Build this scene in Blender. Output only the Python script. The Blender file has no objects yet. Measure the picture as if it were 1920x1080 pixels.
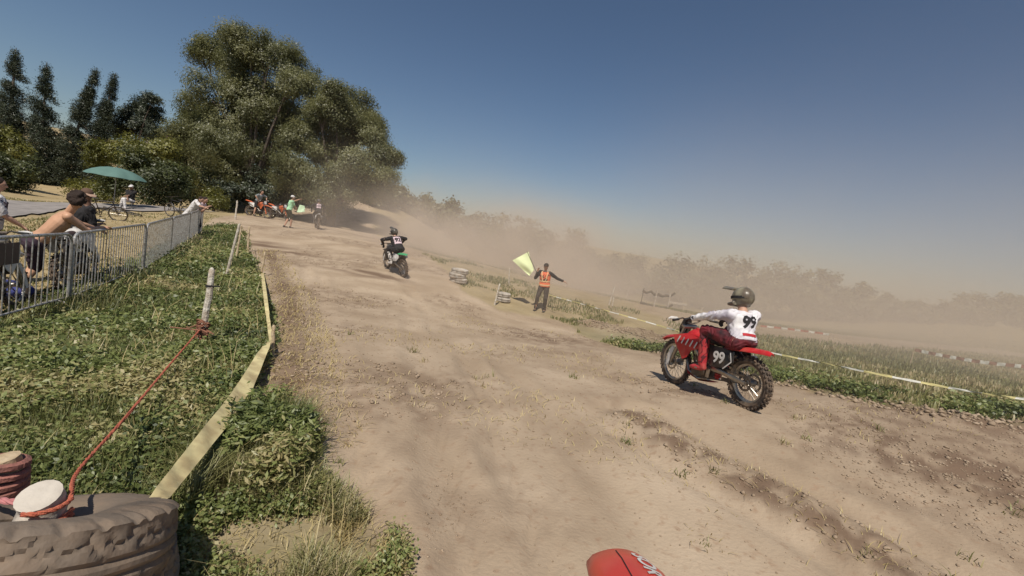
import bpy, bmesh, math, random
import numpy as np
from mathutils import Vector, Matrix
R_ = math.radians
random.seed(7); RNG = np.random.default_rng(11)
S = bpy.context.scene
COL = S.collection

# ------------------------------------------------------------------ camera, sky, sun, exposure
FPX, PITCH, ROLL, CAMZ = 850.0, R_(6.0), R_(10.0), 1.75
_F = Vector((0, math.cos(PITCH), -math.sin(PITCH))); _U0 = Vector((0, math.sin(PITCH), math.cos(PITCH))); _R0 = Vector((1, 0, 0))
_RT = math.cos(ROLL)*_R0 + math.sin(ROLL)*_U0
_UP = -math.sin(ROLL)*_R0 + math.cos(ROLL)*_U0
CP = Vector((0, 0, CAMZ))
cd = bpy.data.cameras.new('camera'); cam = bpy.data.objects.new('camera', cd); COL.objects.link(cam)
cd.sensor_width = 36; cd.lens = FPX/1920*36; cd.clip_start = .05; cd.clip_end = 3000
m3 = Matrix((_RT, _UP, -_F)).transposed()
cam.matrix_world = Matrix.Translation(CP) @ m3.to_4x4()
S.camera = cam
SUN_EL, SUN_AZ = R_(56), R_(188)      # azimuth clockwise from +Y: behind the camera
W = bpy.data.worlds.new('World'); S.world = W; W.use_nodes = True
nt = W.node_tree; bg = nt.nodes['Background']
sky = nt.nodes.new('ShaderNodeTexSky'); sky.sky_type = 'NISHITA'; sky.sun_disc = False
sky.sun_elevation = SUN_EL; sky.sun_rotation = SUN_AZ; sky.air_density = 1.0; sky.dust_density = .5; sky.ozone_density = 3.2
nt.links.new(sky.outputs[0], bg.inputs[0]); bg.inputs[1].default_value = .062
sl = bpy.data.lights.new('sun', 'SUN'); sl.energy = 4.2; sl.angle = R_(.6); sl.color = (1, .93, .82)
so = bpy.data.objects.new('sun', sl); COL.objects.link(so); so.location = (0, -20, 40)
sd = Vector((math.sin(SUN_AZ)*math.cos(SUN_EL), math.cos(SUN_AZ)*math.cos(SUN_EL), math.sin(SUN_EL)))
so.rotation_euler = sd.to_track_quat('Z', 'Y').to_euler()
S.view_settings.view_transform = 'Standard'; S.view_settings.look = 'None'; S.view_settings.exposure = .08; S.view_settings.gamma = 1
S.cycles.use_denoising = True; S.cycles.volume_bounces = 2; S.cycles.volume_step_rate = 1.0; S.cycles.volume_max_steps = 128
S.cycles.max_bounces = 6; S.cycles.transparent_max_bounces = 12

# ------------------------------------------------------------------ helpers
def ray(px, py):
    return _RT*((px-960)/FPX) + _UP*((540-py)/FPX) + _F
def at(px, py, d):
    return CP + ray(px, py)*d
def proj(p):
    v = Vector(p)-CP; d = v.dot(_F)
    return 960+FPX*v.dot(_RT)/d, 540-FPX*v.dot(_UP)/d, d

_hs = np.random.default_rng(5).random((256, 256))
def vnoise(x, y, sc=1.0, ox=0):
    x = np.asarray(x)/sc+37.7+ox; y = np.asarray(y)/sc+91.3+ox*1.7
    xi = np.floor(x).astype(int); yi = np.floor(y).astype(int); fx = x-xi; fy = y-yi
    fx = fx*fx*(3-2*fx); fy = fy*fy*(3-2*fy)
    h = lambda a, b: _hs[a % 256, b % 256]
    return (h(xi, yi)*(1-fx)+h(xi+1, yi)*fx)*(1-fy)+(h(xi, yi+1)*(1-fx)+h(xi+1, yi+1)*fx)*fy
def fbm(x, y, sc, n=4, ox=0):
    a = .5; s = 0; t = 0
    for i in range(n):
        s = s+a*vnoise(x, y, sc/2**i, ox+i*11.3); t += a; a *= .5
    return s/t

# ------------------------------------------------------------------ terrain height: thin-plate fit through surveyed spots (pixel, depth) -> (x, y, z)
ANCH = [(1400,770,5.5),(1268,722,6.9),(757,523,15.2),(595,432,24.6),(537,426,26),(1008,582,16.5),(490,405,31),(860,530,16.4),
 (0,617,5.6),(130,577,6.7),(268,515,9.6),(318,482,12.4),(352,458,15.6),(375,442,19),(375,655,5.1),(510,665,4.9),(928,570,15.4),(1143,572,17.9),
 (1900,785,6.4),(400,392,42),(1250,580,26),(1700,640,26),(1900,615,60),(1450,600,60),(1200,548,68),(1000,505,68),(850,455,62),(760,395,60),(650,400,48),
 (230,385,24),(170,378,28),(60,378,26),(120,372,36),(120,318,58),(30,300,60),(230,290,60),(330,290,66)]
AX = [at(*a) for a in ANCH]
AX += [Vector((x, y, z)) for x, y, z in [(0,0,.0),(-3,1.6,-.02),(3,1.6,0),(0,3,0),(1.2,4,0),(-6,0,-.1),(6,0,.05),(0,-5,0),(-8,-5,0),(8,-5,0),(8,3,.1),(-10,3,-.1),
     (0,400,8),(-300,400,14),(300,400,8),(-500,300,14),(500,300,8),(90,60,.6),(-90,60,5),(-45,30,.6),(0,150,3),(-120,150,10),(120,150,3)]]
def warp(x, y):
    y = np.maximum(np.asarray(y, float), -5.5)
    return np.asarray(x)/(y+7.), np.log(y+7.)*1.3
_p = np.array([[a.x, a.y, a.z] for a in AX]); _wx, _wy = warp(_p[:, 0], _p[:, 1]); _n = len(_p)
def _phi(r2): return .5*r2*np.log(r2+1e-9)
_K = _phi((_wx[:, None]-_wx)**2+(_wy[:, None]-_wy)**2)+np.eye(_n)*.004
_P = np.stack([np.ones(_n), _wx, _wy], 1)
_A = np.zeros((_n+3, _n+3)); _A[:_n, :_n] = _K; _A[:_n, _n:] = _P; _A[_n:, :_n] = _P.T
_w = np.linalg.solve(_A, np.concatenate([_p[:, 2], np.zeros(3)]))
def Hs(x, y):
    wx, wy = warp(x, y); wx = np.atleast_1d(wx); wy = np.atleast_1d(wy); out = np.zeros(wx.shape)
    for i in range(_n):
        out += _w[i]*_phi((wx-_wx[i])**2+(wy-_wy[i])**2)
    return out+_w[_n]+_w[_n+1]*wx+_w[_n+2]*wy
def H(x, y): return float(Hs(np.array([x]), np.array([y]))[0])
_DS = np.exp(np.linspace(math.log(1.2), math.log(200), 900))
def gp(px, py):
    r = ray(px, py); P = np.array([[CP.x+r.x*d, CP.y+r.y*d, CP.z+r.z*d] for d in _DS])
    below = P[:, 2] < Hs(P[:, 0], P[:, 1]); i = int(np.argmax(below)) if below.any() else len(_DS)-1
    p = P[i]; return Vector((p[0], p[1], H(p[0], p[1])))
def stand(px, pytop, h, d0=2, d1=80):
    """place on the ground where something h tall has its top at this pixel"""
    best = None
    for d in np.linspace(d0, d1, 400):
        p = at(px, pytop, d); e = abs(p.z-h-H(p.x, p.y))
        if best is None or e < best[0]: best = (e, p)
    return Vector((best[1].x, best[1].y, H(best[1].x, best[1].y)))
def inpoly(x, y, poly):
    c = np.zeros(np.shape(x), bool); n = len(poly)
    for i in range(n):
        x1, y1 = poly[i]; x2, y2 = poly[(i+1) % n]
        if y1 == y2: continue
        c ^= ((y1 > y) != (y2 > y)) & (x < (x2-x1)*(y-y1)/(y2-y1)+x1)
    return c
def dseg(x, y, pl):
    d = np.full(np.shape(x), 1e9)
    for (x1, y1), (x2, y2) in zip(pl[:-1], pl[1:]):
        L = (x2-x1)**2+(y2-y1)**2+1e-9; t = np.clip(((x-x1)*(x2-x1)+(y-y1)*(y2-y1))/L, 0, 1)
        d = np.minimum(d, np.hypot(x-(x1+t*(x2-x1)), y-(y1+t*(y2-y1))))
    return d
def gxy(pts): return [tuple(gp(*p)[:2]) for p in pts]

def tag(o, label=None, cat=None, group=None, kind=None):
    if label: o['label'] = label
    if cat: o['category'] = cat
    if group: o['group'] = group
    if kind: o['kind'] = kind
    return o
def empty(name, loc, label, cat, group=None):
    o = bpy.data.objects.new(name, None); COL.objects.link(o); o.location = loc; o.empty_display_size = .2
    return tag(o, label, cat, group)

# materials -------------------------------------------------------
def mat(name, c, rough=.6, metal=0, var=.12, vs=6, bump=0, bs=60, c2=None, spec=.4, dirt=0):
    m = bpy.data.materials.new(name); m.use_nodes = True; n = m.node_tree; b = n.nodes['Principled BSDF']
    b.inputs['Roughness'].default_value = rough; b.inputs['Metallic'].default_value = metal; b.inputs['Specular IOR Level'].default_value = spec
    tc = n.nodes.new('ShaderNodeTexCoord'); no = n.nodes.new('ShaderNodeTexNoise'); no.inputs['Scale'].default_value = vs; no.inputs['Detail'].default_value = 6
    n.links.new(tc.outputs['Object'], no.inputs['Vector'])
    mx = n.nodes.new('ShaderNodeMix'); mx.data_type = 'RGBA'
    c2 = c2 or tuple(max(0, x*(1-2.2*var)) for x in c)
    mx.inputs['A'].default_value = (*c2, 1); mx.inputs['B'].default_value = (*c, 1)
    rp = n.nodes.new('ShaderNodeMapRange'); rp.inputs['From Min'].default_value = .35; rp.inputs['From Max'].default_value = .62
    n.links.new(no.outputs['Fac'], rp.inputs['Value']); n.links.new(rp.outputs[0], mx.inputs['Factor'])
    out = mx.outputs['Result']
    if dirt:
        n2 = n.nodes.new('ShaderNodeTexNoise'); n2.inputs['Scale'].default_value = 9; n2.inputs['Detail'].default_value = 8; n.links.new(tc.outputs['Object'], n2.inputs['Vector'])
        r2 = n.nodes.new('ShaderNodeMapRange'); r2.inputs['From Min'].default_value = .42; r2.inputs['From Max'].default_value = .68; r2.inputs['To Max'].default_value = dirt
        n.links.new(n2.outputs['Fac'], r2.inputs['Value'])
        m2 = n.nodes.new('ShaderNodeMix'); m2.data_type = 'RGBA'; m2.inputs['B'].default_value = (.30, .21, .14, 1)
        n.links.new(out, m2.inputs['A']); n.links.new(r2.outputs[0], m2.inputs['Factor']); out = m2.outputs['Result']
    n.links.new(out, b.inputs['Base Color'])
    if bump:
        nb = n.nodes.new('ShaderNodeTexNoise'); nb.inputs['Scale'].default_value = bs; nb.inputs['Detail'].default_value = 5; n.links.new(tc.outputs['Object'], nb.inputs['Vector'])
        bp = n.nodes.new('ShaderNodeBump'); bp.inputs['Strength'].default_value = bump; bp.inputs['Distance'].default_value = .02
        n.links.new(nb.outputs['Fac'], bp.inputs['Height']); n.links.new(bp.outputs[0], b.inputs['Normal'])
    return m
def leafmat(name, ca, cb, trans=.3, cc=None):
    """leaf colours mixed by the per-leaf 'tone' attribute (ca dark kind, cb light kind, cc dry kind)"""
    m = bpy.data.materials.new(name); m.use_nodes = True; n = m.node_tree; n.nodes.remove(n.nodes['Principled BSDF'])
    at_ = n.nodes.new('ShaderNodeAttribute'); at_.attribute_name = 'tone'
    cr = n.nodes.new('ShaderNodeValToRGB'); e = cr.color_ramp.elements; e[0].position = 0; e[0].color = (*ca, 1); e[1].position = .7 if cc else 1; e[1].color = (*cb, 1)
    if cc: k = e.new(1); k.color = (*cc, 1)
    n.links.new(at_.outputs['Fac'], cr.inputs['Fac'])
    d = n.nodes.new('ShaderNodeBsdfDiffuse'); t = n.nodes.new('ShaderNodeBsdfTranslucent'); mx = n.nodes.new('ShaderNodeMixShader'); mx.inputs[0].default_value = trans
    g = n.nodes.new('ShaderNodeBsdfGlossy'); g.inputs['Roughness'].default_value = .5; m2 = n.nodes.new('ShaderNodeMixShader'); m2.inputs[0].default_value = .05
    n.links.new(cr.outputs[0], d.inputs[0]); n.links.new(cr.outputs[0], t.inputs[0])
    n.links.new(d.outputs[0], mx.inputs[1]); n.links.new(t.outputs[0], mx.inputs[2]); n.links.new(mx.outputs[0], m2.inputs[1]); n.links.new(g.outputs[0], m2.inputs[2])
    n.links.new(m2.outputs[0], n.nodes['Material Output'].inputs[0])
    return m

# mesh collector --------------------------------------------------
def npmesh(name, V, faces_idx, k, mt, parent=None, tone=None, smooth=False, loc=None):
    me = bpy.data.meshes.new(name); V = np.asarray(V, np.float32).reshape(-1, 3); F = np.asarray(faces_idx, np.int32).reshape(-1, k)
    me.vertices.add(len(V)); me.vertices.foreach_set('co', V.ravel()); me.loops.add(F.size); me.loops.foreach_set('vertex_index', F.ravel())
    me.polygons.add(len(F)); me.polygons.foreach_set('loop_start', np.arange(0, F.size, k, dtype=np.int32)); me.polygons.foreach_set('loop_total', np.full(len(F), k, np.int32))
    if smooth: me.polygons.foreach_set('use_smooth', np.ones(len(F), bool))
    me.update(calc_edges=True)
    if tone is not None:
        a = me.attributes.new('tone', 'FLOAT', 'POINT'); a.data.foreach_set('value', np.asarray(tone, np.float32))
    me.materials.append(mt); o = bpy.data.objects.new(name, me); COL.objects.link(o); o.parent = parent
    if loc is not None: o.location = loc
    return o
class MB:
    def __init__(s): s.v = []; s.f = []
    def add(s, v, f):
        b = len(s.v); s.v += [tuple(p) for p in v]; s.f += [tuple(b+i for i in q) for q in f]; return s
    def box(s, c, size, M=None):
        x, y, z = [q/2 for q in size]; vs = [Vector((a*x, b*y, d*z)) for a in (-1, 1) for b in (-1, 1) for d in (-1, 1)]
        if M: vs = [M @ v for v in vs]
        c = Vector(c); return s.add([v+c for v in vs], [(0,1,3,2),(4,6,7,5),(0,4,5,1),(2,3,7,6),(0,2,6,4),(1,5,7,3)])
    def loft(s, pts, rads, side=None, n=12, cap=True):
        pts = [Vector(p) for p in pts]; rings = []; m = len(pts)
        for i, p in enumerate(pts):
            t = (pts[min(i+1, m-1)]-pts[max(i-1, 0)]).normalized()
            if side is not None: a = Vector(side)
            else: a = Vector((0, 0, 1)) if abs(t.z) < .9 else Vector((1, 0, 0))
            if side is None and i: a = rings[-1][1]
            a = (a-t*a.dot(t))
            a = a.normalized() if a.length > 1e-6 else t.orthogonal().normalized()
            b = t.cross(a); r = rads[i] if isinstance(rads, (list, tuple)) else rads
            ra, rb = r if isinstance(r, (tuple, list)) else (r, r)
            rings.append(([p+a*ra*math.cos(2*math.pi*j/n)+b*rb*math.sin(2*math.pi*j/n) for j in range(n)], a))
        v = [q for rg in rings for q in rg[0]]; f = [(i*n+j, i*n+(j+1) % n, (i+1)*n+(j+1) % n, (i+1)*n+j) for i in range(m-1) for j in range(n)]
        if cap: f += [tuple(reversed(range(n))), tuple((m-1)*n+j for j in range(n))]
        return s.add(v, f)
    def tube(s, a, b, r, r2=None, n=10): return s.loft([a, b], [r, r if r2 is None else r2], n=n)
    def caps(s, a, b, r, r2=None, n=12):
        a = Vector(a); b = Vector(b); r2 = r if r2 is None else r2; d = (b-a); d = d.normalized() if d.length > 1e-6 else Vector((0, 0, 1)); P = []; Q = []
        for t in (-85, -60, -30, 0): P.append(a+d*r*math.sin(R_(t))); Q.append(r*math.cos(R_(t)))
        for t in (0, 30, 60, 85): P.append(b+d*r2*math.sin(R_(t))); Q.append(r2*math.cos(R_(t)))
        return s.loft(P, Q, n=n)
    def ell(s, c, r, M=None, n=14, m=9):
        c = Vector(c); v = []
        for i in range(m+1):
            th = math.pi*(i/m)*.998+.003
            for j in range(n):
                ph = 2*math.pi*j/n; q = Vector((r[0]*math.sin(th)*math.cos(ph), r[1]*math.sin(th)*math.sin(ph), r[2]*math.cos(th))); v.append(c+(M @ q if M else q))
        f = [(i*n+j, (i+1)*n+j, (i+1)*n+(j+1) % n, i*n+(j+1) % n) for i in range(m) for j in range(n)]+[tuple(range(n)), tuple(reversed([m*n+j for j in range(n)]))]
        return s.add(v, f)
    def lathe(s, c, prof, n=36, axis='x', M=None, closed=True):
        """profile of (radius, offset along axis) turned round the axis"""
        c = Vector(c); v = []; k = len(prof)
        for j in range(n):
            a = 2*math.pi*j/n
            for r, o in prof:
                q = Vector((o, r*math.cos(a), r*math.sin(a))) if axis == 'x' else Vector((r*math.cos(a), r*math.sin(a), o)); v.append(c+(M @ q if M else q))
        f = []
        for j in range(n):
            for i in range(k if closed else k-1):
                f.append((j*k+i, j*k+(i+1) % k, ((j+1) % n)*k+(i+1) % k, ((j+1) % n)*k+i))
        return s.add(v, f)
    def plate(s, poly, x0, x1):
        """polygon in (y,z) extruded in x from x0 to x1"""
        n = len(poly); v = [(x0, a, b) for a, b in poly]+[(x1, a, b) for a, b in poly]
        return s.add(v, [tuple(range(n)), tuple(reversed(range(n, 2*n)))]+[(i, i+n, (i+1) % n+n, (i+1) % n) for i in range(n)])
    def build(s, name, mt, parent=None, smooth=True, bev=0, label=None, flat=False):
        me = bpy.data.meshes.new(name); me.from_pydata(s.v, [], s.f); me.update(); bm = bmesh.new(); bm.from_mesh(me); bmesh.ops.recalc_face_normals(bm, faces=bm.faces)
        if bev: bmesh.ops.bevel(bm, geom=list(bm.edges), offset=bev, segments=2, affect='EDGES', clamp_overlap=True)
        bm.to_mesh(me); bm.free()
        for p in me.polygons: p.use_smooth = smooth and not flat
        if smooth and not flat: me.set_sharp_from_angle(angle=R_(38))
        me.materials.append(mt); o = bpy.data.objects.new(name, me); COL.objects.link(o); o.parent = parent
        if label: o['label'] = label
        return o
    def blob(s, name, mt, parent=None, vox=.012, sm=4, label=None, folds=0):
        """melt the overlapping pieces into one continuous skin"""
        me = bpy.data.meshes.new(name); me.from_pydata(s.v, [], s.f); me.update(); bm = bmesh.new(); bm.from_mesh(me); bmesh.ops.recalc_face_normals(bm, faces=bm.faces); bm.to_mesh(me); bm.free()
        o = bpy.data.objects.new(name, me); COL.objects.link(o)
        q = o.modifiers.new('r', 'REMESH'); q.mode = 'VOXEL'; q.voxel_size = vox; q.use_smooth_shade = True
        if sm: q = o.modifiers.new('s', 'SMOOTH'); q.iterations = sm; q.factor = .5
        dg = bpy.context.evaluated_depsgraph_get(); nm = bpy.data.meshes.new_from_object(o.evaluated_get(dg)); o.modifiers.clear(); o.data = nm; bpy.data.meshes.remove(me); nm.name = name
        if folds:                          # creases in cloth: ridged noise pushed along the surface normal
            from mathutils import noise as N_
            nn_ = [v.normal.copy() for v in nm.vertices]
            for v, vn in zip(nm.vertices, nn_):
                p = v.co; w_ = N_.noise(p*5)*.6; q = 1-abs(N_.noise(Vector((p.x*13+w_*4, p.y*13, p.z*7+w_*6)))*2.2); v.co = p+vn*folds*(q-.55)
        nm.materials.clear(); nm.materials.append(mt)
        o.parent = parent
        if label: o['label'] = label
        return o
def textmesh(name, body, size, mt, parent, M, ext=.002, bold=.012, shear=0):
    cu = bpy.data.curves.new(name, 'FONT'); cu.body = body; cu.size = size; cu.extrude = ext; cu.offset = bold*size; cu.shear = shear; cu.align_x = 'CENTER'; cu.align_y = 'CENTER'
    o = bpy.data.objects.new(name, cu); COL.objects.link(o); dg = bpy.context.evaluated_depsgraph_get(); me = bpy.data.meshes.new_from_object(o.evaluated_get(dg))
    bpy.data.objects.remove(o); me.transform(M); me.materials.clear(); me.materials.append(mt); o = bpy.data.objects.new(name, me); COL.objects.link(o); o.parent = parent; return o
def decal(o, target, d, off=.004):
    """lay a flat mark on a curved surface: push its points along d onto the target"""
    from mathutils.bvhtree import BVHTree
    bm = bmesh.new(); bm.from_mesh(o.data)
    bmesh.ops.triangulate(bm, faces=bm.faces[:])
    for ax in range(3):
        q = [v.co[ax] for v in bm.verts]; a, b_ = min(q), max(q); k = a+.02
        while k < b_:
            bmesh.ops.bisect_plane(bm, geom=bm.verts[:]+bm.edges[:]+bm.faces[:], plane_co=[k*(i == ax) for i in range(3)], plane_no=[float(i == ax) for i in range(3)]); k += .02
    tb_ = bmesh.new(); tb_.from_mesh(target.data); T = BVHTree.FromBMesh(tb_); d = Vector(d).normalized(); base = min(v.co.dot(d) for v in bm.verts)
    for v in bm.verts:
        h = T.ray_cast(v.co-d*.4, d)
        if h[0] is not None: v.co = h[0]-d*(off-(v.co.dot(d)-base)*.5)
    bm.to_mesh(o.data); bm.free(); tb_.free()
def copy_tree(o, parent=None):
    c = o.copy(); COL.objects.link(c); c.parent = parent
    for ch in list(o.children): copy_tree(ch, c)
    return c

# ------------------------------------------------------------------ ground
NV, NU = 620, 760
tv = np.linspace(0, 1, NV); yv = 3.2*(np.exp(4.85*tv)-1)-3.0
sv = np.linspace(-1, 1, NU); sv = .45*sv+.55*sv**3
Y = np.repeat(yv[:, None], NU, 1); X = sv[None, :]*(Y+5)*1.75
Z = Hs(X.ravel(), Y.ravel()).reshape(X.shape)
VERGE = gxy([(-500,1200),(-260,740),(0,600),(130,560),(268,503),(318,474),(352,452),(378,436),(400,428),(440,428),(452,470),(476,520),(487,600),(492,665),(455,735),(400,830),(330,930),(260,1030),(200,1300)])
PATCH = gxy([(430,800),(530,775),(578,850),(575,905),(650,960),(740,1050),(760,1120),(350,1200),(300,1000),(370,880)])
RUTS = gxy([(1195,790),(1330,870),(1480,950),(1640,1040),(1760,1120)])
FIELD = gxy([(700,425),(830,505),(870,545),(935,582),(1060,602),(1110,640),(1235,664),(1450,716),(1600,750),(1750,778),(1920,802),(2300,850)])
e0 = FIELD[-1]; FIELD = FIELD+[(e0[0]+60, e0[1]-4), (400, 60), (400, 390), (-60, 390), (-24, 70)]
BACKTRACK = gxy([(700,400),(780,432),(900,478),(1000,505),(1090,547),(1290,598),(1500,628),(1920,665)])
OUTER = gxy([(-260,740),(0,617),(130,577),(268,515),(375,442),(392,410)])+[(-19.5,34),(-26,50),(-60,390),(-500,390),(-500,-5),(-14,-5)]
ROAD = gxy([(-200,392),(30,384),(120,384),(250,391),(300,390),(360,394)])
HILL = gxy([(40,372),(165,376),(190,340),(165,318),(80,312),(50,330)])
w1 = fbm(X, Y, .9, 4, 3)-.5; w2 = fbm(X, Y, 4, 3, 9)-.5; jx = X+w1*.45*np.clip(Y/8, .35, 3); jy = Y+w2*.5
inV = inpoly(jx, jy, VERGE); inP = inpoly(jx, jy, PATCH); inF = inpoly(jx, jy, FIELD); inO = inpoly(jx, jy, OUTER)
dB = dseg(X, Y, BACKTRACK); dR = dseg(X, Y, RUTS); dRoad = dseg(X, Y, ROAD)
g = np.zeros_like(X); g[inV] = 1; g[inP] = .38+.5*w1[inP]; g[inF] = .8; g[inO] = .55
g[inF & (dB < 2.2+2*w2)] = .12
ghill = inpoly(jx, jy, HILL)
dry = np.clip((fbm(X, Y, 3.5, 3, 20)-.42)*4, 0, 1)*.6; dry[inO] = .75; dry[ghill] = 1.0; dry[inF] *= .6; dry[inF & (Y > 14)] = .6; brn = inF & (X < 4.5+w2*4) & (Y > 9); g[brn] = .45+.3*w1[brn]
far = np.clip((np.hypot(X, Y)-3)/20, 0, 1)
track = ~(inV | inP | inF | inO)
clod = fbm(X, Y, .22, 4, 31)
Z += np.where(track, (fbm(X+.4*Y, Y*.6-.2*X, 1.6, 3, 41)-.5)*.09, (fbm(X, Y, .8, 4, 51)-.5)*.12)*np.clip(Y/2, 0, 1)*np.clip(40/(Y+20), 0, 1)
RUT2 = [gxy(q) for q in ([(840,600),(900,740),(960,900),(1020,1100)], [(760,560),(800,720),(850,900),(880,1100)], [(900,640),(1010,760),(1130,900),(1260,1100)], [(1100,680),(1300,800),(1560,900),(1900,1010)],
      [(1250,690),(1500,810),(1900,920)], [(600,520),(640,700),(690,900),(700,1080)], [(700,470),(780,560),(900,700)], [(560,470),(590,560),(600,700)])]
for i, q in enumerate(RUT2):
    dd = dseg(X+w1*.25, Y+w2*.25, q); Z -= .03*np.exp(-(dd/.14)**2)*(.6+w1); Z += .022*np.exp(-((dd-.25)/.10)**2)*(.6+w1*1.5)
rb = np.exp(-((dR-.05)/.22)**2)
Z += rb*(clod-.35)*.17 - .06*np.exp(-((dR-.42)/.15)**2)
rough = np.where(track, np.clip((fbm(X, Y, 2.2, 3, 61)-.5)*6, 0, 1), 0)
Z += rough*(fbm(X, Y, .12, 3, 71)-.5)*.03
for q, ph in ((RUT2[3], 0), (RUT2[0], 1), (RUT2[5], 2), (RUT2[1], 3)):            # knobbly tyre prints pressed along some of the lines
    dd = dseg(X+w2*.1, Y, q); Z += np.where(track & (Y < 9), .008*np.exp(-(dd/.075)**2)*np.sign(np.sin((X*.4+Y)*2*np.pi/.075+ph)+.3), 0)
# loose bank by the right edge of the track, and cracked left edge
MOUND = gxy([(1110,612),(1160,622),(1215,634),(1262,640)]); dM = dseg(X, Y, MOUND); mm = np.exp(-(dM/.55)**2); Z += mm*(.16+(clod-.5)*.35); g[mm > .3] *= .25
EDGE = gxy([(500,470),(545,560),(552,660),(535,740),(560,800)]); dE = dseg(X, Y, EDGE); ee = np.exp(-(dE/.22)**2)*(Y > 2); Z += ee*(clod-.4)*.14*np.clip(8/(Y+2), 0, 1)
EDG2 = gxy([(1235,664),(1450,718),(1600,752),(1750,780),(1920,806),(2200,840)]); dE2 = dseg(X, Y, EDG2); e2 = np.exp(-(dE2/.3)**2); Z += e2*(.05+(clod-.5)*.16)
EDG3 = gxy([(460,440),(480,500),(500,520)]); 
for _ in range(3):
    g = (g+np.roll(g, 1, 0)+np.roll(g, -1, 0)+np.roll(g, 1, 1)+np.roll(g, -1, 1))/5
cl2 = np.clip((fbm(X, Y, .16, 4, 131)-.42)*5, 0, 1); soil = np.clip(np.clip((fbm(X-.3*Y, Y, 2.6, 4, 141)-.42)*3.5, 0, 1)*np.clip((X+2.5)/4, .25, 1)+.45*np.clip((X-1.2)/3.5, 0, 1), 0, 1)
dark_tone = np.clip(rb*.9*(.25+.9*cl2)+mm*.3+ee*.7+e2*.4+rough*.35*(.3+cl2), 0, 1); dark_tone = np.clip(dark_tone+soil*.75*(.45+.55*cl2)*np.clip(14/(Y+6), 0, 1), 0, 1)  # darker tone along ruts, banks and edges, growing towards the near right
DARKP = gxy([(480,455),(560,480),(640,500),(720,520)]); dD = dseg(X, Y, DARKP); dark_tone = np.maximum(dark_tone, np.exp(-(dD/.8)**2)*np.clip((fbm(X*.5+Y, Y*2, .9, 3, 81)-.42)*6, 0, 1))
idx = np.arange(NV*NU).reshape(NV, NU); FQ = np.stack([idx[:-1, :-1], idx[:-1, 1:], idx[1:, 1:], idx[1:, :-1]], -1).reshape(-1, 4)
gm = bpy.data.materials.new('ground'); gm.use_nodes = True; n = gm.node_tree; L = n.links.new; b = n.nodes['Principled BSDF']; b.inputs['Roughness'].default_value = .95; b.inputs['Specular IOR Level'].default_value = .15
def attr(nm):
    a = n.nodes.new('ShaderNodeAttribute'); a.attribute_name = nm; return a.outputs['Fac']
def mixc(f, A, B):
    q = n.nodes.new('ShaderNodeMix'); q.data_type = 'RGBA'
    for k, v in (('Factor', f), ('A', A), ('B', B)):
        if isinstance(v, tuple): q.inputs[k].default_value = (*v, 1)
        elif isinstance(v, float): q.inputs[k].default_value = v
        else: L(v, q.inputs[k])
    return q.outputs['Result']
gtc = n.nodes.new('ShaderNodeTexCoord')
def nz(sc, lo, hi, det=6, sx=1.0):
    mp = n.nodes.new('ShaderNodeMapping'); mp.inputs['Scale'].default_value = (1, sx, 1); L(gtc.outputs['Object'], mp.inputs[0])
    q = n.nodes.new('ShaderNodeTexNoise'); q.inputs['Scale'].default_value = sc; q.inputs['Detail'].default_value = det; L(mp.outputs[0], q.inputs['Vector'])
    r = n.nodes.new('ShaderNodeMapRange'); r.inputs['From Min'].default_value = lo; r.inputs['From Max'].default_value = hi; L(q.outputs['Fac'], r.inputs['Value']); return r.outputs[0]
DIRT_L, DIRT_M, DIRT_D = (.455, .358, .258), (.35, .266, .184), (.17, .115, .078)
dirt = mixc(nz(.9, .35, .65), DIRT_M, DIRT_L); dirt = mixc(nz(14, .56, .75), dirt, (.33, .23, .155)); dirt = mixc(attr('dark_tone'), dirt, DIRT_D)
gr = mixc(nz(3, .35, .65), (.085, .10, .028), (.17, .165, .055)); dg_ = mixc(nz(1.5, .35, .65), (.30, .22, .085), (.42, .33, .15)); gr = mixc(attr('dry'), gr, dg_)
col = mixc(attr('grass'), dirt, gr); L(col, b.inputs['Base Color'])
nb = n.nodes.new('ShaderNodeTexNoise'); nb.inputs['Scale'].default_value = 35; nb.inputs['Detail'].default_value = 7; L(gtc.outputs['Object'], nb.inputs['Vector'])
bp = n.nodes.new('ShaderNodeBump'); bp.inputs['Strength'].default_value = .5; bp.inputs['Distance'].default_value = .015; L(nb.outputs['Fac'], bp.inputs['Height']); L(bp.outputs[0], b.inputs['Normal'])
ground = npmesh('ground', np.stack([X, Y, Z], -1), FQ, 4, gm, smooth=True); tag(ground, kind='structure')
for nm, arr in (('grass', g), ('dry', dry), ('dark_tone', dark_tone)):
    a = ground.data.attributes.new(nm, 'FLOAT', 'POINT'); a.data.foreach_set('value', arr.astype(np.float32).ravel())
def Zg(x, y):
    """height of the finished ground mesh"""
    x = np.asarray(x, float); y = np.asarray(y, float)
    i = np.clip(np.searchsorted(yv, y)-1, 0, NV-2); s = x/((y+5)*1.75); j = np.clip(np.searchsorted(sv, s)-1, 0, NU-2)
    fy = (y-yv[i])/(yv[i+1]-yv[i]); fx = (s-sv[j])/(sv[j+1]-sv[j])
    return (Z[i, j]*(1-fx)+Z[i, j+1]*fx)*(1-fy)+(Z[i+1, j]*(1-fx)+Z[i+1, j+1]*fx)*fy
def gz(p): return float(Zg(p[0], p[1]))
def onground(p): return Vector((p[0], p[1], gz(p)))
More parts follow.
